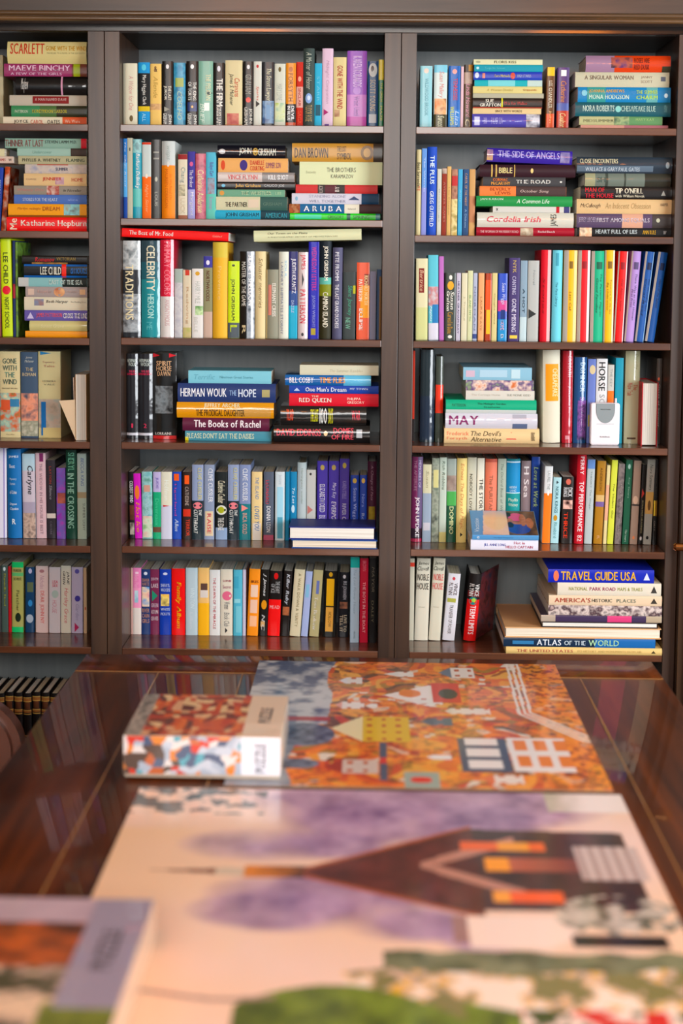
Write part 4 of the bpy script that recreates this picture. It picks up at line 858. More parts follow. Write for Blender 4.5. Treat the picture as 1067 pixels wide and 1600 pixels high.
H('L', 2, .03, [
 (8,135.6,216,230.7,0,'p','mint paperback with tall red title','82a494',[(.93,1,'c02030')],[('THINNER AT LAST',.0,.47,.15,.85,'7a4040','b'),('STEVEN LAMM M.D.',.49,.88,.5,.8,'243430','b')]),
 (27,135.6,231.5,242.5,0,'p','frosted mint paperback with brown end','94b4a6',[(.77,1,'3c302a')],[('Undercover',.22,.5,.3,.7,'70988c','i')]),
 (28.7,135.6,243.5,255.3,0,'p','pale khaki paperback with dark green capitals','aaa684',[],[('PHYLLIS A. WHITNEY',.06,.62,.3,.7,'3c4030','b'),('FLAMING',.7,.97,.3,.7,'3c5040','b')]),
 (39,135.6,256.5,269.5,0,'p','dove grey floral paperback','a:a89c98,c0b4a8,8890a8',[(.2,.7,'b04038',.9,1)],[('SUMMER',.5,.7,.3,.65,'485068','b')]),
 (37.5,135.6,271,288.5,0,'p','sandy cream paperback with red title','d2b484',[(.5,.64,'a:98688a,d0b0a8',.1,.7)],[('ROSAMUNDE',.04,.2,.45,.6,'98806a',''),('JENNIFER',.3,.6,.35,.7,'c84840','b'),('HOME',.76,.94,.35,.65,'c85848','b')]),
 (22,135.6,290,303,0,'p','stone grey paperback with flower photo','8c8476',[(.45,.62,'a:d8c8b8,a04840,e0d8c8')],[('Whitney Otto',.05,.42,.3,.7,'b87870','i'),('le Noveller',.68,.93,.35,.65,'3c3830','i')]),
 (22,135.6,304,318,0,'p','cornflower blue paperback','4a6aac',[],[('STORIES FOR THE HEART',.12,.6,.3,.65,'c8d4e8','b'),('alice',.74,.88,.35,.6,'8aa0d0','')]),
 (13,135.6,318.4,338.8,0,'p','amber orange paperback with window picture','e29a34',[(0,1,'8a5020',0,.16),(.71,.91,'a:603828,88c0c0,a07048',.16,1)],[('Marilyn midnight',.12,.42,.5,.75,'a86818','i'),('DREAM',.44,.66,.5,.8,'a85c18','b')]),
 (10.5,135.6,339,360.5,0,'g','bright red hardback with bold white author name','e01212',[],[('Me',.04,.13,.1,.9,'f0d8c0','b^'),('Katharine Hepburn',.18,1,.25,.78,'f4e4d4','b')]),
])
V('L', 3, .04, [
 (-14,2.5,378,0,'p','brick brown paperback at the frame edge','7a4438',[],[]),
 (4,20.5,372,-2,'g','lime yellow hardback with red disc','c4dc1c',[(.48,.57,'d82838',.1,.9,'o')],[('LEE CHILD',.14,.46,.25,.7,'2c3414','b'),('NIGHT SCHOOL',.6,.92,.3,.72,'3c4418','b')]),
 (21,25,376,0,'p','thin navy and red paperback','1c2c5c',[(.45,.6,'a02838')],[]),
 (25.4,28.8,378,0,'p','thin leafy green paperback','a:28341c,70983c,384850',[],[]),
])
H('L', 3, .03, [
 (34.6,136.3,399,412,0,'g','black paperback with red script','14100e',[(.15,.7,'a:c89858,382818',.02,.2)],[('Romanov',.2,.5,.3,.8,'c02028','bi'),('VICTORIAN',.53,.82,.45,.8,'8a7028','b')]),
 (37.5,136.3,412.6,432.5,0,'g','black and blue paperback with white block capitals','0e1014',[(0,1,'1858a0',.85,1),(0,1,'1858a0',0,.15),(.6,.67,'d83020',0,1)],[('LEE CHILD',.26,.59,.22,.8,'dcdccc','b'),('61 HOURS',.74,1,.3,.72,'2870c0','b')]),
 (28.7,136.3,433.4,446.4,0,'p','misty teal to dark green paperback','80b0b0',[(.64,1,'1c2420'),(0,.15,'b8bcb8')],[('EAST OF THE SEA',.45,.93,.25,.75,'c0d0c8','b')]),
 (40,136.3,447.7,463,0,'p','mauve-grey paperback with round portrait','9c908c',[(.46,.64,'a:e0b080,a05038',.05,.95,'o'),(.04,.14,'c8b0a0',.2,.8),(.88,.97,'d8b088',.25,.75)],[('Robyn Lee',.2,.42,.3,.7,'c8a8a0','b'),('Honeydew',.66,.84,.35,.65,'c0a8a0','b')]),
 (38,136.3,464,483.5,0,'p','creamy white paperback with tiny photo','cfc8b0',[(.16,.31,'a:6888a8,a06848',.35,.85)],[('Beth Harper',.35,.7,.5,.78,'4c4c48','bi'),('The Wedding Dress',.74,.98,.55,.7,'585854','')]),
 (38.5,136.3,484.5,499.7,0,'p','purple paperback with coral and white lettering','5c5296',[(.04,.15,'c0b8d8',.2,.8,'t')],[('JAMES PATTERSON',.19,.6,.25,.75,'dc5c6c','b'),('CROSS THE LINE',.62,1,.25,.75,'e0dcd8','b')]),
 (46.4,136.3,501,515.5,0,'j','pale straw jacketed hardback','c6be84',[],[('Sunset Grove',.2,.6,.35,.65,'d8d0a0','i')]),
 (39.6,136.3,517,527,0,'g','vivid orange paperback at pile base','e2940c',[],[]),
])
V('L', 4, .08, [
 (1,32.6,549,0,'p','thick cream hardback with flag painting','ccc094',[(.48,.93,'a:487848,c86038,90b8a8,d8c8a0'),(.56,.68,'c85838',.05,.5),(.55,.64,'3878a0',.5,.95)],[('GONE',.08,.14,.15,.85,'4a6458','b^'),('WITH',.16,.22,.15,.85,'4a6458','b^'),('THE',.24,.3,.25,.75,'5a8878','b^'),('WIND',.32,.38,.15,.85,'4a6458','b^'),('MARGARET MITCHELL',.42,.435,.1,.9,'5c4c38','b^'),('Macmillan',.955,.97,.3,.7,'807458','^')]),
 (33.6,60,550,0,'p','slate blue hardback with coral cliffs painting','3e5268',[(.48,.83,'a:c87050,e0987c,485060'),(.8,.98,'a:c8c4b0,8a8c78,d8d4c0')],[('James',.05,.08,.3,.7,'b8bcb4','i^'),('Michener',.09,.12,.25,.8,'b8bcb4','i^'),('THE',.18,.22,.3,.75,'c8b894','b^'),('ROMAN',.24,.28,.1,.9,'c8b894','b^')]),
 (60.8,95.5,549,0,'p','thick cream hardback with blue river painting','c6be90',[(.0,.04,'2c78a8',.1,.6,'t'),(.55,.88,'a:8a8a78,b8a898,98a8a0'),(.58,.97,'1c68a8',.12,.34),(.88,1,'c8b880',.2,1)],[('Tapestry',.11,.14,.2,.75,'a88878','b^'),('Tales',.155,.18,.25,.75,'a87868','b^'),('LEONORA',.33,.355,.2,.8,'8a8468','b^'),('VALE',.37,.39,.25,.75,'8a8468','b^')]),
])
V('L', 4, .03, [
 (118.5,135.5,585,0,'pf','worn book standing with its cream page edges outward','e8b880',[],[]),
], depth=.13)
V('L', 5, .1, [
 (-8,11,700,1,'p','white hardback with a lavender edge','dadaea',[(0,1,'9088c0',.75,.85)],[]),
 (13,35,701.7,-1,'h','wide blue hardback with white panels of print','186cac',[],[('JAMES',.07,.1,.15,.85,'e0e8f0','b^'),('Best',.17,.21,.2,.6,'d8e4f0','b^'),('Mystery',.32,.35,.2,.7,'b8d0e8','b^'),('Stories',.37,.4,.2,.6,'b8d0e8','b^'),('of Crime',.46,.5,.2,.7,'d8e4f0','b^'),('Digest',.6,.63,.2,.7,'d8e4f0','b^'),('Classics',.65,.68,.2,.8,'d8e4f0','b^'),('R',.78,.84,.35,.6,'e8f0f8','b^')]),
 (36.8,56.5,709,-1,'p','powder blue to brown paperback with cursive title','b4d0dc',[(.2,.57,'c8c0cc'),(.57,.7,'a8a0b4'),(.7,1,'a:5a4848,c8b0a0,383038')],[('Carlyne',.14,.48,.3,.85,'383840','bi')]),
 (57.4,73.2,708,-1,'p','pale rose hardback with grey lettering','dabcc4',[(.0,.1,'7c2860',.4,.8)],[('THE WIDOW IN HIS HOUSE IS BEST',.12,.95,.4,.68,'a88c98','b')]),
 (73.8,88,719,-1,'g','black paperback with white label band','322e36',[(.68,.74,'e0d8d0')],[('LAYTON',.08,.3,.35,.6,'b04840','b'),('Silence',.32,.5,.35,.65,'a8a4ac','bi'),('CAROLINE',.78,.95,.35,.6,'706c78','b')]),
 (89,103,731,0,'g','violet paperback with purple swirls','a:a82cc0,7868c8,c048c8',[(.35,.5,'a:c87060,682838',.1,1)],[]),
 (104,120.6,702.6,0,'g','dark green hardback with tall pale lettering','0e4a3a',[],[('SHERYL',.03,.24,.2,.8,'80d0b0','b'),('IN THE CROSSING',.26,.88,.15,.75,'a8e0cc','b')]),
 (121.4,135.8,708.5,0,'p','pale sage hardback with stacked panels','b6c8c2',[(.45,.52,'a89878'),(.52,1,'b0c0b0')],[('BECCA KING',.05,.38,.4,.75,'5870a0','i'),('SUMMER LIGHT',.58,.9,.6,.85,'5a5c58','')]),
])
V('L', 6, .15, [
 (-8,2.8,884,0,'p','dark grey paperback at the frame edge','343434',[],[]),
 (3.2,13.3,883.5,0,'p','grey-green paperback with yellow lettering','40524c',[(.02,.08,'c8d0d0',.3,.7,'o')],[('Danielle Steel',.12,.6,.4,.7,'a8a848','b')]),
 (13.7,18.5,885,0,'p','slim dark red paperback','aa1224',[],[]),
 (19,37,878,1,'g','olive paperback with bright green ends','a4a462',[(0,.08,'1cbc6c'),(.15,.2,'60b070'),(.92,1,'1cbc6c'),(.72,.85,'182818',.3,.8,'o')],[('MURDER',.1,.14,.15,.85,'4a4c30','b^'),('SHE WROTE',.22,.26,.15,.85,'5a5c38','b^'),('Fletcher',.4,.7,.4,.65,'6a6c40','b')]),
 (40,54,886,1,'g','deep navy floral paperback','183f64',[(.23,.38,'5c6c50',.2,.9),(.5,.6,'3888c8',.3,.8,'o'),(.72,.85,'a8b8c8',.1,.9,'o'),(.02,.1,'b8b8d8',.35,.75,'o')],[]),
 (56,75.5,884.5,1,'p','pale blush paperback with coral lettering','dac4c2',[(.05,.1,'a87880',.3,.7,'o')],[('Nicholas',.14,.34,.35,.7,'b890a0','i'),('DEAR JOHN NY',.37,.86,.3,.7,'d87070','b')]),
 (76.8,94.5,886,1,'p','white paperback with pale mint disc','d4d0d8',[(.35,.47,'b0c8c4',.25,.85,'o')],[('LISA',.2,.25,.3,.8,'d05068','b^'),('SEE',.26,.3,.3,.8,'d05068','b^'),('HOUSE',.5,.7,.3,.7,'c890a0','i')]),
 (95.2,111,884,1,'p','cream paperback with black and coral script','d8d8ca',[],[('JANE',.08,.28,.55,.85,'2c2c2c','bi'),('GREEN',.08,.28,.2,.45,'2c2c2c','bi'),('Hartley Grace',.33,.85,.25,.75,'c86068','i')]),
 (111.6,129.5,886,1,'p','lilac paperback with indigo bloom','b6aec8',[(.43,.52,'3c3490',.3,.8,'o'),(.03,.1,'5850a0',.3,.7,'o'),(.84,.98,'a82858',.3,.7,'t')],[('Garden',.56,.8,.4,.7,'9088a8','i')]),
 (131,136,887,0,'p','thin tan paperback by the post','bc9c7c',[(.6,.64,'a83020',.4,.8)],[]),
])
# leather-bound set on the lowest shelf
def at_z(px, py, Y): return at(px, py, Y)
V('L', 7, .05, [
 (x, x + 12.6, 1081 + (k % 3), 0, 'h', f'dark leather-bound volume with gold bands, {nm} of its row', '120c0a', [(u, u + .03, '8a5a30') for u in (.06, .2)] + [(.1, .19, 'a:5a3420,241410', .15, .85)] + [(u, u + .012, 'a8884c') for u in (.045, .09, .195, .24, .5, .9)], [])
 for k, (x, nm) in enumerate(((-32, 'first seen'), (-18, 'second'), (-4, 'third'), (10, 'fourth'), (24, 'fifth'), (38, 'sixth'), (52, 'seventh'), (66, 'eighth'), (80, 'ninth')))])
# ================================================================== RIGHT BAY
V('R', 1, .05, [
 (655.6,674.5,103,0,'g','pale blue paperback with faded lettering','92c8d0',[(.04,.12,'e8c8b8',.3,.7,'o')],[('WILDWOOD BROOK',.2,.8,.4,.7,'68a8b4','b')]),
 (677.3,698,101.5,0,'g','sky blue paperback with reclining couple','c8d8d4',[(0,.12,'78c0d4'),(.53,.78,'a:d87838,e8b080,683018',.05,.95),(.78,1,'3c3818')],[('Susan Mallery',.1,.52,.3,.75,'c87870','i'),('Sweet',.8,.98,.3,.8,'d8d4b0','bi')]),
 (700,718.5,103,0,'g','deep blue paperback with yellow foot lettering','2060ac',[(.05,.13,'e09890',.3,.7,'o'),(.7,1,'2c78c0')],[('TENNESSEE',.2,.55,.4,.75,'c83848','b'),('WILLIAMS',.65,.95,.15,.5,'c0c830','b'),('Lisa',.72,.95,.6,.9,'b8d0e8','i')]),
 (719,723.6,104,0,'p','slim blush paperback','d8b8c0',[],[]),
 (724,737.2,101,0,'g','brown paperback with pink cursive','54402c',[(0,.1,'a87828'),(.12,.3,'a89080'),(.0,.12,'2c2018',.0,.5)],[('Linda Howard',.3,.82,.25,.75,'c07888','i'),('C',.85,.97,.2,.8,'d8c8a0','bi')]),
])
H('R', 1, .04, [
 (740,847.6,92.6,100.4,0,'p','thin cream paperback with spaced title','d4d4ac',[(.03,.1,'a0a080',.3,.7,'o')],[('FLORIS KISS',.3,.62,.25,.75,'6a6c50','b')]),
 (741,848.2,101,110.5,0,'p','teal paperback with faint lettering','1092a4',[(.03,.07,'c0e0e0',.3,.7,'o')],[('Tangerine Summer',.15,.45,.3,.65,'60c0c8','')]),
 (739.8,846.8,111.8,124,0,'g','royal blue paperback with gold and red emblem','203aa6',[(.54,.61,'c04838',.1,.9,'o'),(.02,.08,'c8d0e0',.2,.9,'o'),(.13,.17,'c87868',.2,.8)],[('Fern Michaels',.31,.53,.35,.65,'d0c870','b'),('HIGH STAKES',.64,.84,.35,.65,'b0c0e8','b')]),
 (741.3,847.2,125,134,0,'p','turquoise paperback with whitish end','28a6ae',[(.2,.6,'78c8cc'),(.78,1,'b8ccc4')],[]),
 (739,847.2,134.8,145,0,'p','pale yellow paperback with red tail lettering','d0c484',[],[('A Woman Divided',.2,.58,.3,.65,'a89850','i'),('Grippando',.72,.92,.3,.65,'c07840','b')]),
 (739,849.4,145.6,153,0,'p','thin warm grey paperback','aaa892',[],[]),
 (739,847.2,153,168,0,'g','black paperback with yellow bar and red title','241c18',[(.41,.43,'d8d028'),(0,1,'a84838',0,.1)],[('SUE',.18,.3,.55,.88,'e0dccc','b'),('GRAFTON',.1,.4,.15,.48,'e0dccc','b'),('M is for Malice',.45,.78,.35,.65,'c03830','b')]),
 (738.5,845.5,169,177.7,0,'p','beige paperback with brown capitals','d4bc8c',[],[('SINCE WITH WORDS',.33,.72,.3,.7,'6a5838','b')]),
 (737.7,843,178,194.6,0,'j','violet jacketed paperback with silver end','524ca8',[(.8,1,'a:a8a8b4,d8d8e0,585868'),(.03,.11,'d0d0f0',.2,.8)],[('DIANA',.17,.22,.3,.75,'b0a8e0','b'),('PALMER SUN',.28,.45,.3,.75,'a8a4dc','i')]),
])
V('R', 1, .05, [
 (852.3,865.6,105,0,'g','dark brown paperback with yellow head','603c1c',[(0,.14,'e0b818',.1,.95),(.75,1,'c85018'),],[('LEE CHANDLER',.22,.66,.3,.7,'e0d8c0','b'),('John',.7,.9,.35,.65,'e8b880','')]),
 (869,888,105.5,0,'g','plum paperback with fiery red foot','50366e',[(.58,.7,'485898'),(.7,1,'b03820'),(.04,.14,'e0e0e0',.3,.75)],[('Catherine',.22,.56,.3,.75,'d08850','bi'),('Coulter',.74,.97,.25,.75,'e0c890','bi')]),
])
H('R', 1, .04, [
 (915,1047.5,87,112.5,0,'j','violet and orange jacketed paperback','987890',[(.34,1,'cc4420'),(.3,.55,'a:3c2c68,a85848,2c2838',.25,.9),(.9,1,'3c3a28',0,.35)],[('ROSES ARE',.57,.75,.55,.85,'5a2018','b'),('RED DUSK',.57,.75,.15,.45,'5a2018','b')]),
 (898.7,1045.7,112.6,136,0,'p','thick greige hardback with brown capitals','bab69c',[(.91,.96,'585c68',.4,.7)],[('A SINGULAR WOMAN',.1,.62,.5,.78,'7a6858','b'),('JANNY',.7,.82,.55,.75,'8a7868',''),('SCOTT',.7,.82,.28,.46,'8a7868','')]),
 (902.8,1047.8,136,159.3,0,'g','cyan blue paperback with yellow-green lettering','1878ac',[(.1,.3,'388c88'),(.74,.86,'60a0a0'),(.93,.97,'d0e8f0',.3,.6,'o'),(.04,.1,'78b8c8',.4,.8,'o')],[('JOANNA ANDREWS',.12,.5,.58,.85,'c8a058','b'),('MONA HODGSON',.12,.55,.2,.5,'c8e0d0','b'),('THE SUMMER',.63,.86,.55,.8,'a8c868','b'),('CHARM',.63,.86,.2,.45,'b8d858','b')]),
 (898.7,1048,159.6,182,0,'g','dark teal hardback with silver title','08505a',[(.42,.48,'80c0b8',.3,.75,'o')],[('NORA ROBERTS',.08,.41,.35,.78,'c0d8cc','b'),('CHESAPEAKE BLUE',.48,.84,.35,.75,'a8c8bc','b'),('PUTNAM',.93,.96,.3,.8,'70a8a8','')]),
 (905,1034.7,181.8,195,0,'p','sage and cream paperback with grassy picture','b0ae80',[(.45,1,'5c8858'),(.42,.6,'a:386850,98a878,284838')],[('MIDSUMMER',.05,.42,.3,.7,'90906a','b'),('MARY KAY',.68,.9,.5,.8,'98b878','b')]),
 (907,1043.6,195.3,201,0,'p','thin salmon pink paperback','cc9486',[(.5,1,'a86870')],[]),
])
V('R', 2, .045, [
 (649.3,657,233.7,0,'h','cream hardback with black condensed title','ccc294',[],[('Beat Surrender',.15,.45,.2,.85,'242018','b'),('YE',.42,.48,.2,.8,'c83828','b')]),
 (657.7,665.6,232,0,'p','periwinkle blue hardback','6494d4',[(.45,1,'8890d0')],[('The Whistle',.1,.5,.4,.7,'c0d4f0','')]),
 (666,681.2,229.6,0,'h','cobalt hardback with heavy white capitals','1848b4',[],[('THE PLUS',.1,.42,.3,.75,'d8ecf4','b'),('GREG GUTFELD',.5,.9,.3,.7,'d8e4f4','b')]),
 (682,689,264,0,'p','chalky grey-green paperback','c6cabc',[],[('Blessings',.3,.8,.35,.65,'98a8a8','')]),
 (689.4,697,263,0,'p','rust brown paperback','8c3222',[(0,.08,'a:c8b8a8,501810')],[('AVENGER GAMES',.2,.8,.35,.7,'c88878','b')]),
 (697.4,704,260,0,'p','honey tan paperback','d2ac6c',[],[('Lisa Kleypas',.3,.7,.35,.65,'987040','')]),
 (704.5,714,264.5,0,'p','multicoloured paperback with yellow foot','a:583028,b08068,403838',[(.1,.25,'b83838'),(.45,1,'a:c8a850,e0d098,8a7830')],[]),
 (714.5,721.6,264.5,0,'p','sky blue slim paperback','48a4cc',[],[('Amy',.3,.5,.35,.65,'a0d8e8','')]),
 (722,731.5,264.5,0,'p','dusk navy paperback with tan lettering','284a74',[],[('CAROL OF THE NIGHT',.06,.55,.35,.7,'d0a888','b'),('A Dickens',.6,.88,.35,.7,'88a8c8','')]),
 (732,741.6,264.5,0,'p','caramel tan paperback','c49a64',[(.4,.8,'b8805c')],[]),
])
H('R', 2, .04, [
 (759.7,893,234.3,255.0,2.0,'j','deep violet jacketed hardback with silver title','382894',[(.0,.07,'a:d8b070,785898',.1,.9),(.86,.97,'a:a098c0,483880',.1,.9)],[('THE SIDE OF ANGELS',.13,.85,.35,.85,'a8a0dc','b')]),
 (749.4,899,257,276.2,0,'h','dark brown leather volume with gilt bands','321a22',[(.12,.135,'c8a860'),(.165,.18,'c8a860'),(.36,.37,'c8a860'),(.53,.56,'d8c080',.3,.7,'o')],[('BIBLE',.2,.34,.3,.75,'e0d090','b')]),
 (754.6,883.5,276.4,290,0,'p','charcoal paperback with orange author name','3a3a3c',[(.93,.96,'d0d0c8',.4,.6,'o')],[('CORMAC',.12,.3,.55,.85,'e07838','b'),('McCARTHY',.1,.33,.15,.48,'e8a048','b'),('THE ROAD',.4,.82,.3,.7,'dcdcd4','b')]),
 (749.4,884.5,290.8,304.4,0,'p','orange and brown two-tone paperback','e27c46',[(.42,1,'42302e')],[('BEVERLY',.12,.36,.55,.85,'a04820','b'),('LEWIS',.18,.36,.15,.45,'a04820','b'),('October Song',.47,.8,.3,.65,'c8b0a8','i')]),
 (744,894,306,321.7,0,'h','kelly green hardback','2e8c4a',[],[('JAN KARON',.04,.28,.55,.8,'c8e0c8','b'),('A Common Life',.42,.76,.3,.7,'d8ecd8','i')]),
 (770,890.8,322.4,331,0,'p','thin silver-white paperback with red and blue tabs','c4c4bc',[(.82,.86,'b02028'),(.92,.99,'38386c')],[('x',.04,.07,.3,.7,'404040','b')]),
 (745.3,896,331.8,353,0,'j','white jacketed hardback with curly red title','cccabc',[],[('Cordelia Irish',.1,.66,.35,.75,'c84858','bi'),('JAMES',.76,.84,.1,.9,'3c3c38','b^')]),
 (744,897,355,366.4,0,'h','crimson hardback with white flower','9c1a2c',[(.45,.58,'a:d8d0b8,a89078,e8e0cc',.05,.95)],[('THE WOMAN OF MAYBERRY ROAD',.04,.43,.35,.65,'d8a8a8','b'),('Rachel Beech',.63,.8,.4,.65,'e0c0c0','b')]),
])
H('R', 2, .035, [
 (901,1050,245,269,0,'j','gunmetal jacketed hardback with cream title','28343f',[(.0,.8,'5a6a78',.1,.45),(.93,.97,'98a8b0',.3,.7,'o')],[('CLOSE ENCOUNTERS',.03,.43,.6,.88,'d8d0ac','b'),('WALLACE & GARY PAUL GATES',.09,.66,.12,.36,'b8c4cc','b')]),
 (913.6,1047.5,270.7,290.7,0,'j','grey-green jacketed paperback','6a746a',[(0,.12,'989878'),(.7,1,'303028'),(.24,.27,'404840'),(.46,.48,'404840')],[('SH',.14,.24,.3,.7,'485850','b')]),
 (907,1050,291,311,0,'g','black hardback with red and white lettering','14100f',[(.88,.93,'a0a098',.3,.7,'t')],[('MAN OF',.05,.26,.55,.9,'c02030','b'),('THE HOUSE',.05,.36,.1,.45,'c02030','b'),("TIP O'NEILL",.38,.68,.45,.88,'e0d8c0','b'),('with William Novak',.38,.7,.15,.36,'c8c0a8','b')]),
 (901,1050,311,332.7,0,'p','sandy tan hardback with old-style title','caaa7c',[],[('McCullough',.04,.25,.35,.7,'4a3828','i'),('An Indecent Obsession',.3,.78,.35,.75,'a08458','i'),('HARPER',.88,.96,.55,.75,'5a4838','b')]),
 (901,1050,333.8,354.8,0,'g','smoky purple hardback with peach streak','50405a',[(.48,.7,'c89880'),(.8,1,'3c3634'),(.84,.88,'b8b8a0',.4,.7,'o')],[('JEFFREY ARCHER',.02,.2,.3,.75,'a898b0','b'),('FIRST AMONG EQUALS',.21,.77,.35,.7,'c8bcc8','b')]),
 (901,1050,355.6,367,0,'p','black paperback with orange flame picture','100e0e',[(.03,.16,'a:e07830,f0d0b0,281410')],[('HEART FULL OF LIES',.2,.64,.35,.8,'c0c8c8','b'),('ANN RULE',.7,.84,.3,.75,'c89828','b'),('W',.92,.95,.3,.7,'c8c8c8','bi')]),
])
V('R', 3, .04, [
 (649.5,668,404,-1,'p','cream and green hardback with brown script plate','d6d2ac',[(.12,.42,'7c2c24',.25,.7),(.6,1,'c8cc90')],[('Bertrice',.14,.4,.32,.64,'d8b090','i')]),
 (669.4,685,398.7,-2,'p','turquoise hardback with white foot','62bccc',[(.37,.6,'a:c8d8dc,c08080,90b8d0'),(.58,.8,'2c78b0',.4,1),(.8,1,'d0d0dc')],[('Nights',.6,.78,.1,.35,'e0e8f0','i')]),
 (686,693.6,400.8,-2,'p','slim orchid pink paperback','b46cb6',[],[]),
 (694.4,711.3,426.5,0,'g','charcoal paperback with golden disc','3a423c',[(.12,.25,'e0a428',.2,.8,'o'),(.03,.1,'e0e0d8',.35,.65,'o'),(.92,.97,'e0e0d8',.3,.7,'o')],[('Susan',.27,.54,.5,.85,'ecece0','bi'),('Grafton',.27,.56,.15,.45,'ecece0','bi'),('Carved in Bone',.58,.9,.25,.75,'b88a38','b')]),
 (712,718.8,426.5,0,'p','slim white paperback with violet print','bcb8c8',[],[('HEATHER GRAHAM DAY',.12,.9,.3,.7,'605878','b')]),
 (720,729.2,426.5,0,'p','ivory paperback','d2ceb0',[],[('J. Trumbull',.35,.7,.35,.65,'a09878','')]),
 (729.6,737.6,422.8,0,'p','cream paperback with green vertical lettering','cacea4',[],[('ISLAND MYTH',.35,.72,.3,.7,'68985c','')]),
 (738,744.7,426.5,0,'p','slim slate-blue paperback','a8b0c4',[(.9,.97,'384880')],[('NORMAN',.2,.85,.3,.65,'7880a0','b')]),
 (746.3,755.6,426.5,0,'p','apricot paperback','dea474',[],[('LAURA KAYE',.35,.85,.35,.65,'a06840','')]),
 (757,766.8,427,0,'g','red-orange paperback with yellow lower half','a43c1c',[(.1,.54,'e65622'),(.54,.9,'dcb43c',.2,.85)],[]),
 (767.4,775.8,426.5,0,'p','pale straw paperback','cec28a',[],[('Caught Wild',.3,.75,.35,.65,'8a7c50','')]),
 (776.9,791.5,427,0,'g','blue paperback with hot pink band','2a4ab4',[(.4,.56,'c84888'),(.54,.68,'183070',.3,.8),(.68,1,'2a88c0')],[('Susan Wiggs',.14,.46,.3,.8,'c8d0f0','i'),('HOME',.7,.84,.3,.7,'e0b8d0','b'),('B',.9,.96,.35,.65,'d0e0f0','b')]),
 (793.4,810.6,402.8,0,'p','tall aubergine hardback with white capitals','423668',[(.93,.97,'e0c458',.15,.85)],[('NYK',.03,.18,.35,.65,'c8b070','b'),('CANTING',.22,.44,.3,.65,'c0bcd8','b'),('GONE MISSING',.49,.89,.3,.7,'d8d4e8','b')]),
 (811.3,822.2,407,0,'p','silver-blue slim hardback','849cac',[(.7,1,'b8ccd0')],[('A HOT',.35,.65,.35,.7,'405868','b')]),
 (823,840.5,407,0,'p','pale grey hardback with black swallow','acb0ac',[(.6,.72,'282c2c',.1,.8,'t')],[('Novel',.12,.3,.45,.65,'889090','')]),
 (843,858.6,390.5,0,'h','red and blush hardback, first of a series','d21232',[(0,1,'e0a8a8',.66,1)],[('Stones',.3,.7,.2,.42,'900820','i')]),  # pale right strips in this series are highlights painted into the spine colour
 (861,876.4,391,0,'h','aqua hardback from a matching series','6cc4d4',[(.03,.17,'489cb0',.3,.6)],[('The Paris Library',.35,.62,.25,.55,'286878','i')]),
 boards(0.33, 878.5,899.5,391,0,'h','amber yellow and cream hardback','ecb222',[(0,1,'e0cc90',.62,1),(.12,.2,'7c5c10',.1,.5)],[('Last Call',.45,.66,.15,.4,'6a4c10','i')]),  # cream right side is a painted highlight
 boards(0.27, 900.5,919.5,391,0,'h','scarlet hardback with white rear strip','d60e2c',[(0,1,'e8d0d0',.7,1),(.12,.2,'901020',.1,.6)],[]),  # whitish right side is a highlight put into the colour
 boards(0.25, 921,941,392,0,'h','emerald series hardback','0ca47a',[(.12,.2,'085840',.2,.8)],[('The Patient Pilgrim',.25,.72,.55,.8,'085840','i'),('Good Families',.3,.68,.2,.42,'085840','i')]),
 boards(0.14, 941.8,957.5,391,0,'h','golden yellow series hardback','f0b41c',[(0,1,'e8e0c0',.8,1),(.12,.2,'7c5c10',.2,.7)],[('Tomorrow for the Guy',.32,.7,.45,.68,'6a4808','i'),('Big Underwater',.35,.66,.12,.34,'6a4808','i')]),  # pale right edge painted as a highlight
 boards(0.13, 958.2,973,393,5,'h','tilted scarlet series hardback','da0c22',[(0,1,'e8c8c8',.86,1),(.12,.2,'901020',.2,.7)],[('Wild About Storm',.3,.66,.35,.65,'980818','i')]),  # narrow pale edge is a painted highlight
 boards(0.15, 974.8,989.6,393,9,'h','tilted lilac series hardback','a484be',[(.12,.2,'504068',.2,.8)],[('There Was an Old Woman',.25,.76,.5,.75,'3c2c58','i'),('First Frost',.42,.62,.18,.4,'3c2c58','i')]),
 boards(0.2, 991.2,1005.3,394,14,'h','tilted navy series hardback','0a4c90',[(0,1,'88a8c8',.88,1),(.12,.2,'041c40',.2,.8)],[('The Wedding Gift',.3,.66,.55,.8,'052048','i'),('Coral Reef',.3,.72,.15,.4,'052048','i')]),  # light blue edge is a highlight painted on the navy
 boards(0.23, 1007.3,1022,395,18,'h','last tilted navy series hardback','0a4a8c',[(.12,.2,'041c40',.2,.8)],[('Heart of the Summit',.3,.62,.35,.7,'052048','i')]),
])
V('R', 4, .09, [
 (643.5,647.2,548,0,'p','slim black and red book in shadow by the post','b43422',[(.75,1,'181010')],[]),
 (655.6,678,546.3,0,'j','tall dark green-black jacketed hardback','16262c',[(.5,.98,'142438')],[]),
 (679.4,691.5,556.6,0,'j','grey-green hardback with orange-red band','404a42',[(.33,.66,'e44430')],[]),
])
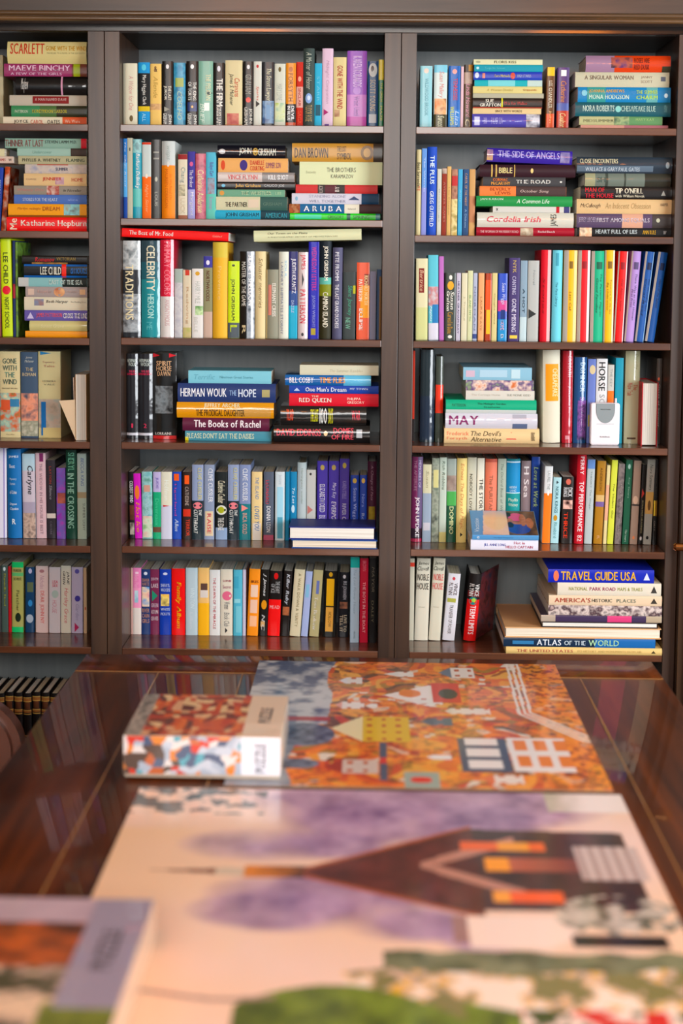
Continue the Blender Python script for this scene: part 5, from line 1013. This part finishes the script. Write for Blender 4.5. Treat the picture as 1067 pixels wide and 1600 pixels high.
H('R', 4, .07, [
 (723.7,831,573.6,592.3,0,'p','light blue paperback with pale panels','88b6ca',[(.04,.17,'c8b0c0',.25,.75),(.24,.64,'a8c8d8',.25,.8),(.7,.83,'b8d4dc',.15,.85)],[]),
 (727.8,834,593.8,609.2,0,'g','colourful patterned paperback','a:c87040,e0c8b8,604878,88a070',[],[]),
 (727.8,835,610,624,0,'p','chalk cream paperback','cccabf',[],[('The Cottage Home',.08,.5,.4,.65,'a8a498',''),('SUE MONK KIDD',.6,.94,.42,.65,'88887c','')]),
 (696.4,838,624.3,643.3,0,'h','emerald green hardback with white lower edge','0ea47c',[(0,1,'c8d0cc',0,.28)],[('PATTERSON',.07,.22,.5,.72,'0a5c44',''),('The Midnight Garden',.35,.66,.62,.8,'086048','b'),('Stephanie',.42,.6,.4,.55,'086048','b')]),
 (695.8,839.5,645.3,667.4,0,'j','white jacketed hardback with purple initials','cacad4',[(.73,.89,'5a6888',0,.35),(.73,.88,'a8a8b4',.7,.95)],[('MAY',.04,.36,.25,.85,'7c2860','b')]),
 (693.8,842.5,669,691.6,0,'h','beige jacketed hardback with red aeroplane','dec292',[(.65,.76,'cc2038',.3,.8,'t')],[('Frederick',.03,.26,.55,.8,'e08868','b'),('Forsyth',.03,.24,.2,.45,'e08868','b'),('The Devil\'s',.28,.6,.52,.85,'4a3c28','i'),('Alternative',.28,.6,.12,.45,'4a3c28','i'),('VIKING',.91,.95,.2,.8,'483828','b')]),
], depth=.2)
V('R', 4, .1, [
 (848,875,547,-3,'h','tall white hardback with orange panel','d4d0bc',[(.15,.55,'ea9a22',.15,.9)],[('CHESAPEAKE',.2,.5,.55,.85,'f0d8a8','b')]),
 (877.6,893.6,548,-1,'j','tall garnet jacketed hardback','a6122c',[(.92,.96,'c88890',.3,.7)],[('DR DEATH',.06,.28,.5,.85,'e0a8b0','b'),('Jonathan',.38,.62,.5,.8,'d890a0','b')]),
 (895,914.5,558,0,'j','crumpled blue jacketed paperback','204c7e',[(.5,.96,'a:203868,8858a8,182848',.3,1)],[('DOMINICK',.06,.4,.45,.85,'a8c8e0','b'),('SAVAGES',.46,.86,.45,.85,'9868b8','b')]),
 (916,928.6,561,0,'p','periwinkle paperback with gold shield','6274b4',[(.07,.18,'c8b890',.2,.95,'o'),(.66,.8,'a89858',.1,.6)],[]),
 (929.3,946.6,560.4,0,'p','silvery white hardback with heavy black capitals','d4d4d4',[],[('HORSE',.04,.38,.2,.8,'202020','b'),('SOLDIERS',.42,.85,.3,.8,'a0a0a0','b')]),
 (947.3,957.2,570,0,'p','narrow white over orange paperback','bcbcb4',[(.33,1,'f47420')],[('THE KEY',.05,.28,.35,.7,'8c9490','')]),
 (959,971.5,559,0,'p','teal hardback behind the radio','2294ac',[],[]),
 (974,997,548,0,'j','tall pale olive hardback with small red title','b4b494',[(.93,.95,'584838',.2,.8)],[('The',.36,.42,.55,.85,'a84838','b'),('Widow Trade',.34,.48,.15,.5,'a84838','b'),('Dorothy',.03,.2,.6,.85,'7c7450','i')]),
])
V('R', 4, .05, [
 (1001,1026.5,597.4,0,'hf','red hardback standing with its buff page edges outward','a8282c',[],[]),
], depth=.15)
V('R', 4, .1, [
 (1031,1042,560,0,'j','dark taupe hardback beside the end post','4c4642',[(.22,.26,'d86038',.2,.6,'o')],[('Gates of Summer',.3,.8,.35,.7,'a8a098','b')]),
])
V('R', 5, .108, [
 (641.5,658.5,713.6,1,'j','plum jacketed hardback fading from violet to black','762858',[(0,1,'605074',.55,1),(.84,1,'2c1828'),(.96,1,'a02848')],[('MEMORIES OF',.04,.36,.62,.85,'b0a0c0','b'),('THE AFTERLIFE',.04,.4,.2,.45,'a87890','b'),('JOHN UPDIKE',.47,.94,.3,.75,'ece4e8','b')]),
 (659.6,673,725.5,0,'p','cream over mist-blue paperback','cac8a8',[(.37,1,'92a2b4'),(.75,.85,'c0c0c8',.1,.9)],[('Susan',.08,.3,.35,.7,'a09c80','i')]),
 (673.6,685,715.6,0,'p','mossy grey paperback with cream plate','a:3c443c,98a090,586858',[(.14,.35,'ccc88c',.2,.9)],[]),
 (685.5,696.6,714.6,0,'p','celadon hardback with handwritten title','bac8ba',[(.88,1,'c8c080')],[('Rich Robbins',.04,.38,.35,.75,'586858','i')]),
 (697,711.6,716.6,0,'g','green picture hardback with big white capitals','98a49c',[(.2,.38,'a:786860,a8988c'),(.39,.56,'4ea454'),(.56,1,'1e5038')],[('DOMINO',.57,.9,.3,.75,'d8e0a8','b')]),
 (712.3,728,715.6,0,'h','buttery hardback with tan cursive title','e4ce86',[(.88,.93,'302820',.4,.65,'t')],[('Echoes The Days of Magic',.06,.84,.3,.72,'c88858','i')]),
])
V('R', 5, .15, [
 (728.7,743,714.6,0,'p','ash grey hardback with dark capitals','bcbcac',[],[('NOBODY LOVES',.2,.68,.25,.55,'504c40','b')]),
 (744,755.8,715.6,0,'p','off-white hardback with serifed black title','dadacc',[(0,1,'888478',.94,1)],[('THE STORY OF',.25,.8,.3,.8,'2c2c28','b')]),
 (756.5,774.8,716.6,0,'h','salmon coral hardback','dc7c64',[(.0,.04,'b85848')],[('The PURITAN',.2,.65,.35,.65,'98604c','b')]),
 (776,789.2,716.6,0,'p','sage grey hardback','a4b0a2',[],[('The Oxford Book of Wit',.06,.66,.35,.65,'687468','i')]),
 (789.6,811,716.6,0,'h','blue and teal hardback with thin white rules','1684b8',[(0,.02,'107878'),(.42,1,'188c8c'),(.03,.045,'c8e0e8'),(.41,.42,'c8e0e8')],[('ANDREW',.33,.36,.2,.75,'b8d8e8','b^'),('LANG',.37,.4,.25,.7,'b8d8e8','b^'),('Phyllis',.48,.53,.15,.85,'c0d8c8','b^'),('Whitney',.54,.59,.15,.85,'c0d8c8','b^')]),
 (812.6,827.4,719.7,0,'h','mauve grey hardback with large pale letters','847478',[],[('H Sea',.07,.46,.25,.8,'dcd4d4','b')]),
 (828.2,841.5,713.6,0,'g','navy hardback with slanted lime lettering','163c8c',[],[('Love at Work',.12,.6,.3,.8,'b8e098','bi')]),
])
H('R', 5, .006, [
 (735.3,841,841.8,857.5,0,'p','white paperback lying flat with small blue print','dadae6',[],[('JILL ANNE LONG',.2,.52,.3,.6,'4c5cb0','b'),('Hot in',.64,.8,.55,.8,'a83050','b'),('HELLO CAPTAIN',.52,.92,.18,.42,'a83050','b')]),
], depth=.12)
V('R', 5, .108, [
 (846.5,859,728.7,3,'p','white and orange paperback, gently tilted','d0d4d4',[(.35,1,'fa7a12'),(.32,.38,'f0e8e0',.4,.65,'o')],[('LAUREL THE',.06,.3,.35,.7,'88908c','')]),
 (860,872.4,746,3,'p','pale aqua paperback with brown bird','a4ccd2',[(.57,.66,'b88830',.2,.7,'o'),(.05,.1,'304048',.4,.7,'t')],[('NORA KINGS',.14,.54,.3,.7,'487880','b'),('Bluebird',.68,.92,.3,.7,'5c9098','')]),
 (876,893.5,745,1,'g','black paperback with blurred red title','1c1614',[(.35,.48,'a:d04028,e8b8a8,301008',.1,.95),(.03,.12,'c86858',.3,.75,'o')],[('DICK',.16,.3,.5,.9,'d8d8d8','b'),('FRANCIS',.16,.3,.1,.45,'d8d8d8','b'),('THRICE',.53,.92,.2,.55,'e04020','b')]),
 (896.5,911,710.6,3,'h','tall ruby hardback with jagged white title','b6102c',[],[('PERRY',.02,.22,.35,.75,'ecd0d0','b'),('TOP PERFORMANCE',.3,.86,.3,.8,'f0dcdc','b'),('82',.9,.97,.3,.8,'e8c8c8','b')]),
 (912.5,924.5,718,3,'p','frosty grey hardback with blue head','acb6b6',[(0,.11,'6084bc')],[('THEORY The Wager',.14,.6,.4,.65,'788884','')]),
 (927,940.4,720.4,4,'p','ochre hardback with purple stripe','a4741e',[(.41,.49,'c8a870'),(.49,.55,'705890')],[('ANDERSON',.08,.36,.35,.65,'785010','b'),('R',.9,.94,.35,.65,'e8b880','b')]),
 (942,947.3,727,4,'p','slim peach and cream paperback','dacb94',[(.25,.7,'e0a888')],[]),
 (948.4,957.8,719,5,'p','chartreuse paperback with dark title','d2d854',[],[('The Violent Guy',.28,.7,.35,.7,'3c4018','i')]),
 (960,969.8,725,4,'p','grey-brown mottled paperback','a:504848,887c78,383434',[],[('Barbara Delinsky',.25,.9,.35,.7,'a89c98','b')]),
 (971.5,981.8,718.5,4,'p','forest green hardback','205c42',[(.05,.11,'a8c8b8',.3,.7,'o')],[('Amy Tintera',.2,.45,.4,.7,'90b8a0','i'),('Harcourt',.83,.97,.35,.7,'b8d0c0','b')]),
 (983.6,995.4,720,4,'p','taupe hardback with one dark stripe','a48c7c',[(.52,.54,'383030'),(.42,.52,'d8b8a0',.1,.8,'o'),(.9,.94,'e88858',.3,.6,'o')],[]),
 (997,1003.4,726,4,'g','slim black paperback with red motif','18140f',[(.3,.42,'c84038',.2,.8,'t'),(.9,.95,'e0e0e0',.25,.8,'o')],[('BORN FREE HEADINESS',.45,.86,.35,.7,'b0a880','b')]),
 (1004.5,1017,718,4,'p','silver hardback with golden middle','a4a49c',[(.38,.64,'c8a060'),(.48,.6,'6a4c28',.3,.7,'o'),(.9,.94,'181818',.3,.65,'o')],[('Nora Summers',.06,.36,.35,.75,'50544c','i')]),
 (1022.5,1030.5,718.5,1,'g','black hardback with yellow oblong','14110f',[(.48,.66,'d8bc48',.0,.4),(.48,.66,'7c5818',.4,.9)],[('Gone Girl',.1,.44,.35,.7,'38342c','i'),('OUT',.72,.84,.2,.55,'888078','b')]),
])
V('R', 6, .125, [
 (637.5,646.5,872.4,0,'p','cream hardback with small red square at the post','cac6b2',[(.05,.1,'d84838',.2,1)],[]),
 (647.3,668.5,872.4,3,'p','cream hardback with black block title','d2cebc',[],[('James',.04,.09,.1,.9,'2c2c28','i^'),('Clavell',.1,.15,.05,.9,'2c2c28','i^'),('NOBLE',.19,.27,.08,.92,'242420','b^'),('HOUSE',.3,.38,.05,.92,'242420','b^'),('Atheneum',.585,.6,.2,.7,'a0a090','i^')]),
 (669.5,688,872.4,7,'p','cream hardback with red block title','d0ccb8',[],[('James',.04,.09,.1,.9,'2c2c28','i^'),('Clavell',.1,.15,.05,.9,'2c2c28','i^'),('NOBLE',.19,.27,.08,.92,'d85a5c','b^'),('HOUSE',.3,.38,.05,.92,'d85a5c','b^'),('Atheneum',.585,.6,.2,.7,'a0a090','i^')]),
 (691,710,896.7,9,'p','white tilted paperback with brown lettering','d6d6dc',[(.37,.43,'a8a850',.1,.8),(.05,.1,'c04850',.35,.6,'o')],[('VINCE',.14,.32,.55,.85,'584848','b'),('FLYNN',.14,.32,.15,.45,'584848','b'),('TRANSFER OF POWER',.47,.9,.35,.65,'807878','b')]),
 (723.5,743,897,9,'h','black and red tilted hardback with green globe','16100f',[(.38,1,'cc1a20'),(.34,.46,'207878',.15,.8,'o'),(.36,.42,'a8c848',.35,.7,'o'),(.25,.34,'60181a')],[('VINCE',.15,.33,.55,.9,'d8d4d0','b'),('FLYNN',.15,.33,.1,.45,'d8d4d0','b'),('TERM LIMITS',.47,.9,.3,.75,'ecd8d8','b')]),
])
H('R', 6, -.001, [
 (856.5,1022,889,909,0,'g','royal blue travel guide with yellow capitals','1c2aa8',[(.05,.1,'e87858',.1,.9,'o'),(.9,.96,'d0d4f0',.25,.8,'t')],[('TRAVEL GUIDE USA',.12,.83,.2,.85,'eab428','b')]),
 (871,1033,910,928.7,0,'p','ivory guide book with magenta title words','d6cebc',[(.9,.96,'383430',.25,.8,'t')],[('NATIONAL',.11,.29,.4,.68,'a8a860','b'),('PARK ROAD',.31,.56,.4,.68,'a02858','b'),('MAPS & TRAILS',.58,.82,.4,.68,'a8a860','b')]),
 (857.5,1034,929.7,945,0,'p','peach beige atlas with red-brown title','dac2a4',[(.9,.96,'383028',.25,.8,'t')],[("AMERICA'S",.05,.37,.3,.75,'a84838','b'),('HISTORIC',.38,.56,.35,.7,'4c4c44','b'),('PLACES',.6,.77,.35,.7,'6c7868','b')]),
 (856.5,1034,945.3,959.5,0,'g','dark book with zigzag cream pattern','a:30242c,d8c8c0,48343c,c8b0a8',[],[]),
 (845,1034,960.8,970.5,0,'g','dark purple magazine-like book with pink patch','403250',[(.55,.75,'d04878'),(0,.12,'b0a090'),(.87,1,'b0a088')],[]),
 (846.7,1028,971,978,0,'hf','thin dark book with white page edges outward','38302f',[],[]),
 (789,1033,979.5,995.5,0,'hf','wide tan album with pale page edges outward','dcac7c',[],[]),
 (786.5,1024,996,1009,0,'g','dark blue atlas with globe-blue end','182c44',[(.6,1,'2464a4'),(.06,.2,'3878a8',.3,.7)],[('ATLAS',.22,.38,.2,.85,'e0e8f0','b'),('OF THE',.4,.54,.25,.75,'c8d8e0','b'),('WORLD',.56,.76,.2,.85,'a8d0a8','b')]),
 (790.5,1034,1010,1024,0,'h','straw coloured hardback at pile base','dabb7c',[(.93,.96,'483c20',.3,.7,'t')],[('THE UNITED STATES',.07,.43,.3,.7,'a85c48','b'),('ITS HISTORY AND MONUMENTS FROM AIR',.46,.87,.35,.65,'c0a468','b')]),
], depth=.27)
# ------------------------------------------------------------------ special pieces
# picture-cover paperback propped on the white one (fifth shelf, right bay)
def romance():
    Y = SHELF_Y - .001; A = at(737.5, 840.6, Y); B_ = at(841.5, 840.6, Y)
    L = B_.x - A.x; T = .0145; D = .135
    me, mp = book_cover(L, T, D, 'g', '5a98cc', [], [('The Island Temptation', .32, .62, .35, .65, '3c6c98', ''), ('e', .07, .11, .3, .75, 'e0ecf4', 'b'), ('Harlan Cole', .7, .88, .35, .6, '78aad0', '')], False, False)
    o = put('blue paperback showing its front cover with a dark-haired couple', me, mp, (A.x, Y, SHELF['R'][4] + .0285), (R_(19), 0, 0), 'R', 5, ['propped on the white one'], False)
    def cover(s, t):
        c = mixc(hx('d8a898'), hx('f4d4b8'), fb(s * 4, t * 4, 3))
        if s < .16 + .05 * t: return hx('4a90c8')
        if ((s - .38) / .18) ** 2 + ((t - .6) / .4) ** 2 < 1: c = mixc(c, hx('f0c888'), .6)
        if t > .7: c = mixc(c, hx('98b0cc'), (t - .7) * 2)
        if s > .56:
            k = fb(s * 9, t * 7, 8); c = mixc(hx('3c2c20'), hx('7c5c38'), k * 1.6 - .3)
            if ((s - .70) / .12) ** 2 + ((t - .74) / .17) ** 2 < 1: c = hx('d84878')
            if ((s - .72) / .18) ** 2 + ((t - .26) / .22) ** 2 < 1: c = hx('1c48a0')
            for (a, b, r1, r2) in ((.80, .62, .05, .25), (.72, .5, .10, .06), (.60, .55, .05, .14), (.9, .5, .06, .22)):
                if ((s - a) / r1) ** 2 + ((t - b) / r2) ** 2 < 1: c = mixc(hx('c88050'), hx('8a4c2c'), fb(s * 20, t * 20, 1))
            if ((s - .60) / .05) ** 2 + ((t - .42) / .12) ** 2 < 1 or ((s - .58) / .05) ** 2 + ((t - .85) / .1) ** 2 < 1: c = hx('140c0a')
        return c
    p = painted('cover_picture', .001, L - .001, .001, D - .002, T + .0001, T + .0004, 90, 60, cover, o, .3)
    V_, F_ = text_geo('Vacation', False, True)
    me = bpy.data.meshes.new('cover_lettering'); me.from_pydata([(L * (.11 - .07 * b + .02 * a), D * (.12 + .55 * a), T + .0008) for a, b in V_], [], F_)
    me.materials.append(mat('d8e4ec', 'i')); link('cover_lettering', me, o)
romance()

# loose flap of the tilted black and red hardback, and of the worn book
def board(name, o, pts, th, m):
    bm = bmesh.new()
    f = bm.faces.new([bm.verts.new(p) for p in pts])
    n = f.normal if f.normal.length else None
    bm.normal_update(); n = f.normal.copy()
    e = bmesh.ops.extrude_face_region(bm, geom=[f])
    bmesh.ops.translate(bm, verts=[v for v in e['geom'] if isinstance(v, bmesh.types.BMVert)], vec=n * th)
    bmesh.ops.recalc_face_normals(bm, faces=bm.faces)
    return fin(name, bm, m, o)
def find(txt): return next(o for o in S.objects if o.get('label') and txt in o['label'])
o = find('black and red tilted hardback')
ps = [c for c in o.children if c.name.startswith('cover')][0]
Tm = max(v.co.x for v in ps.data.vertices); Hm = max(v.co.z for v in ps.data.vertices)
board('open_cover', o, [(Tm + .0005, .006, .002), (Tm + .0005, .006, Hm), (Tm + .055, .105, Hm + .012), (Tm + .055, .105, .012)], .002, mat('a:1c1416,60282c,282838', 'g'))
o = find('worn book standing')
ps = [c for c in o.children if c.name.startswith('cover')][0]
Hm = max(v.co.z for v in ps.data.vertices)
board('torn_flap', o, [(-.0008, -.002, .004), (-.0008, -.004, Hm * .62), (-.044, .0, Hm * .60)], .0006, mat('dcc4a4', 'p'))
board('loose_cover', o, [(-.0012, .0, .003), (-.0050, -.001, Hm - .008), (-.0050, .11, Hm - .008), (-.0012, .11, .003)], .0012, mat('d8c0a8', 'p'))

# small white radio-like gadget leaning in front of the books, fourth shelf of the right bay
Y = SHELF_Y + .062; A = at(923.5, 630, Y); B_ = at(968.8, 630, Y); Wd = B_.x - A.x; Ht = A.z - SHELF['R'][3]
g = empty('weather_radio', ((A.x + B_.x) / 2, Y, SHELF['R'][3] + .0005)); tag(g, 'small white box gadget with grey curved panel standing before the fourth-shelf books', 'radio')
def rounded(w2, h, r, taper=0, z0=0):
    pts = []
    for cx, cz, a0 in ((w2 - r, z0 + r, -90), (w2 - r + taper, z0 + h - r, 0), (-w2 + r - taper, z0 + h - r, 90), (-w2 + r, z0 + r, 180)):
        for k in range(7): a = R_(a0 + 15 * k); pts.append((cx + r * math.cos(a), cz + r * math.sin(a)))
    return pts
def slab(name, pts, y0, y1, m, bev=.002):
    bm = bmesh.new(); f = bm.faces.new([bm.verts.new((x, y0, z)) for x, z in pts])
    e = bmesh.ops.extrude_face_region(bm, geom=[f]); bmesh.ops.translate(bm, verts=[v for v in e['geom'] if isinstance(v, bmesh.types.BMVert)], vec=(0, y1 - y0, 0))
    bmesh.ops.recalc_face_normals(bm, faces=bm.faces)
    if bev: bmesh.ops.bevel(bm, geom=[e_ for e_ in bm.edges if abs(e_.verts[0].co.y - e_.verts[1].co.y) < 1e-7], offset=bev, segments=3, affect='EDGES')
    return fin(name, bm, m, g)
WP = simple('white_plastic', 'e4dce0', .35); GP = simple('grey_plastic', '808a8c', .4)
slab('casing', rounded(Wd / 2, Ht, .006), 0, .026, WP)
pts = [(-Wd * .33, Ht - .001)] + [(Wd * .33 * -math.cos(R_(a)), Ht - .018 - Ht * .32 * math.sin(R_(a))) for a in range(0, 181, 12)] + [(Wd * .33, Ht - .001)]
slab('grey_panel', pts, -.0012, .004, GP, .0006)
bm = bmesh.new(); box_bm(bm, -Wd * .3, Wd * .3, -.0006, .001, Ht * .5, Ht * .505); fin('seam', bm, simple('dark_seam', '5a5658', .6), g)
bm = bmesh.new(); tube(bm, [(Wd * .38, .016, Ht - .003), (Wd * .38, .016, Ht + .012)], .003, 10); fin('antenna_stub', bm, WP, g)
V_, F_ = text_geo('RadioShack', True)
me = bpy.data.meshes.new('lettering'); me.from_pydata([(-Wd * .17 + Wd * .34 * a, -.0005, Ht * .18 + Ht * .03 * b) for a, b in V_], [], F_); me.materials.append(mat('404040', 'i')); link('lettering', me, g)
me = bpy.data.meshes.new('panel_lettering'); me.from_pydata([(-Wd * .18 + Wd * .36 * a, -.0020, Ht * .84 + Ht * .025 * b) for a, b in text_geo('WEATHER', True)[0]], [], text_geo('WEATHER', True)[1]); me.materials.append(mat('48504c', 'i')); link('panel_lettering', me, g)
print('BOOKS', cnt[0])
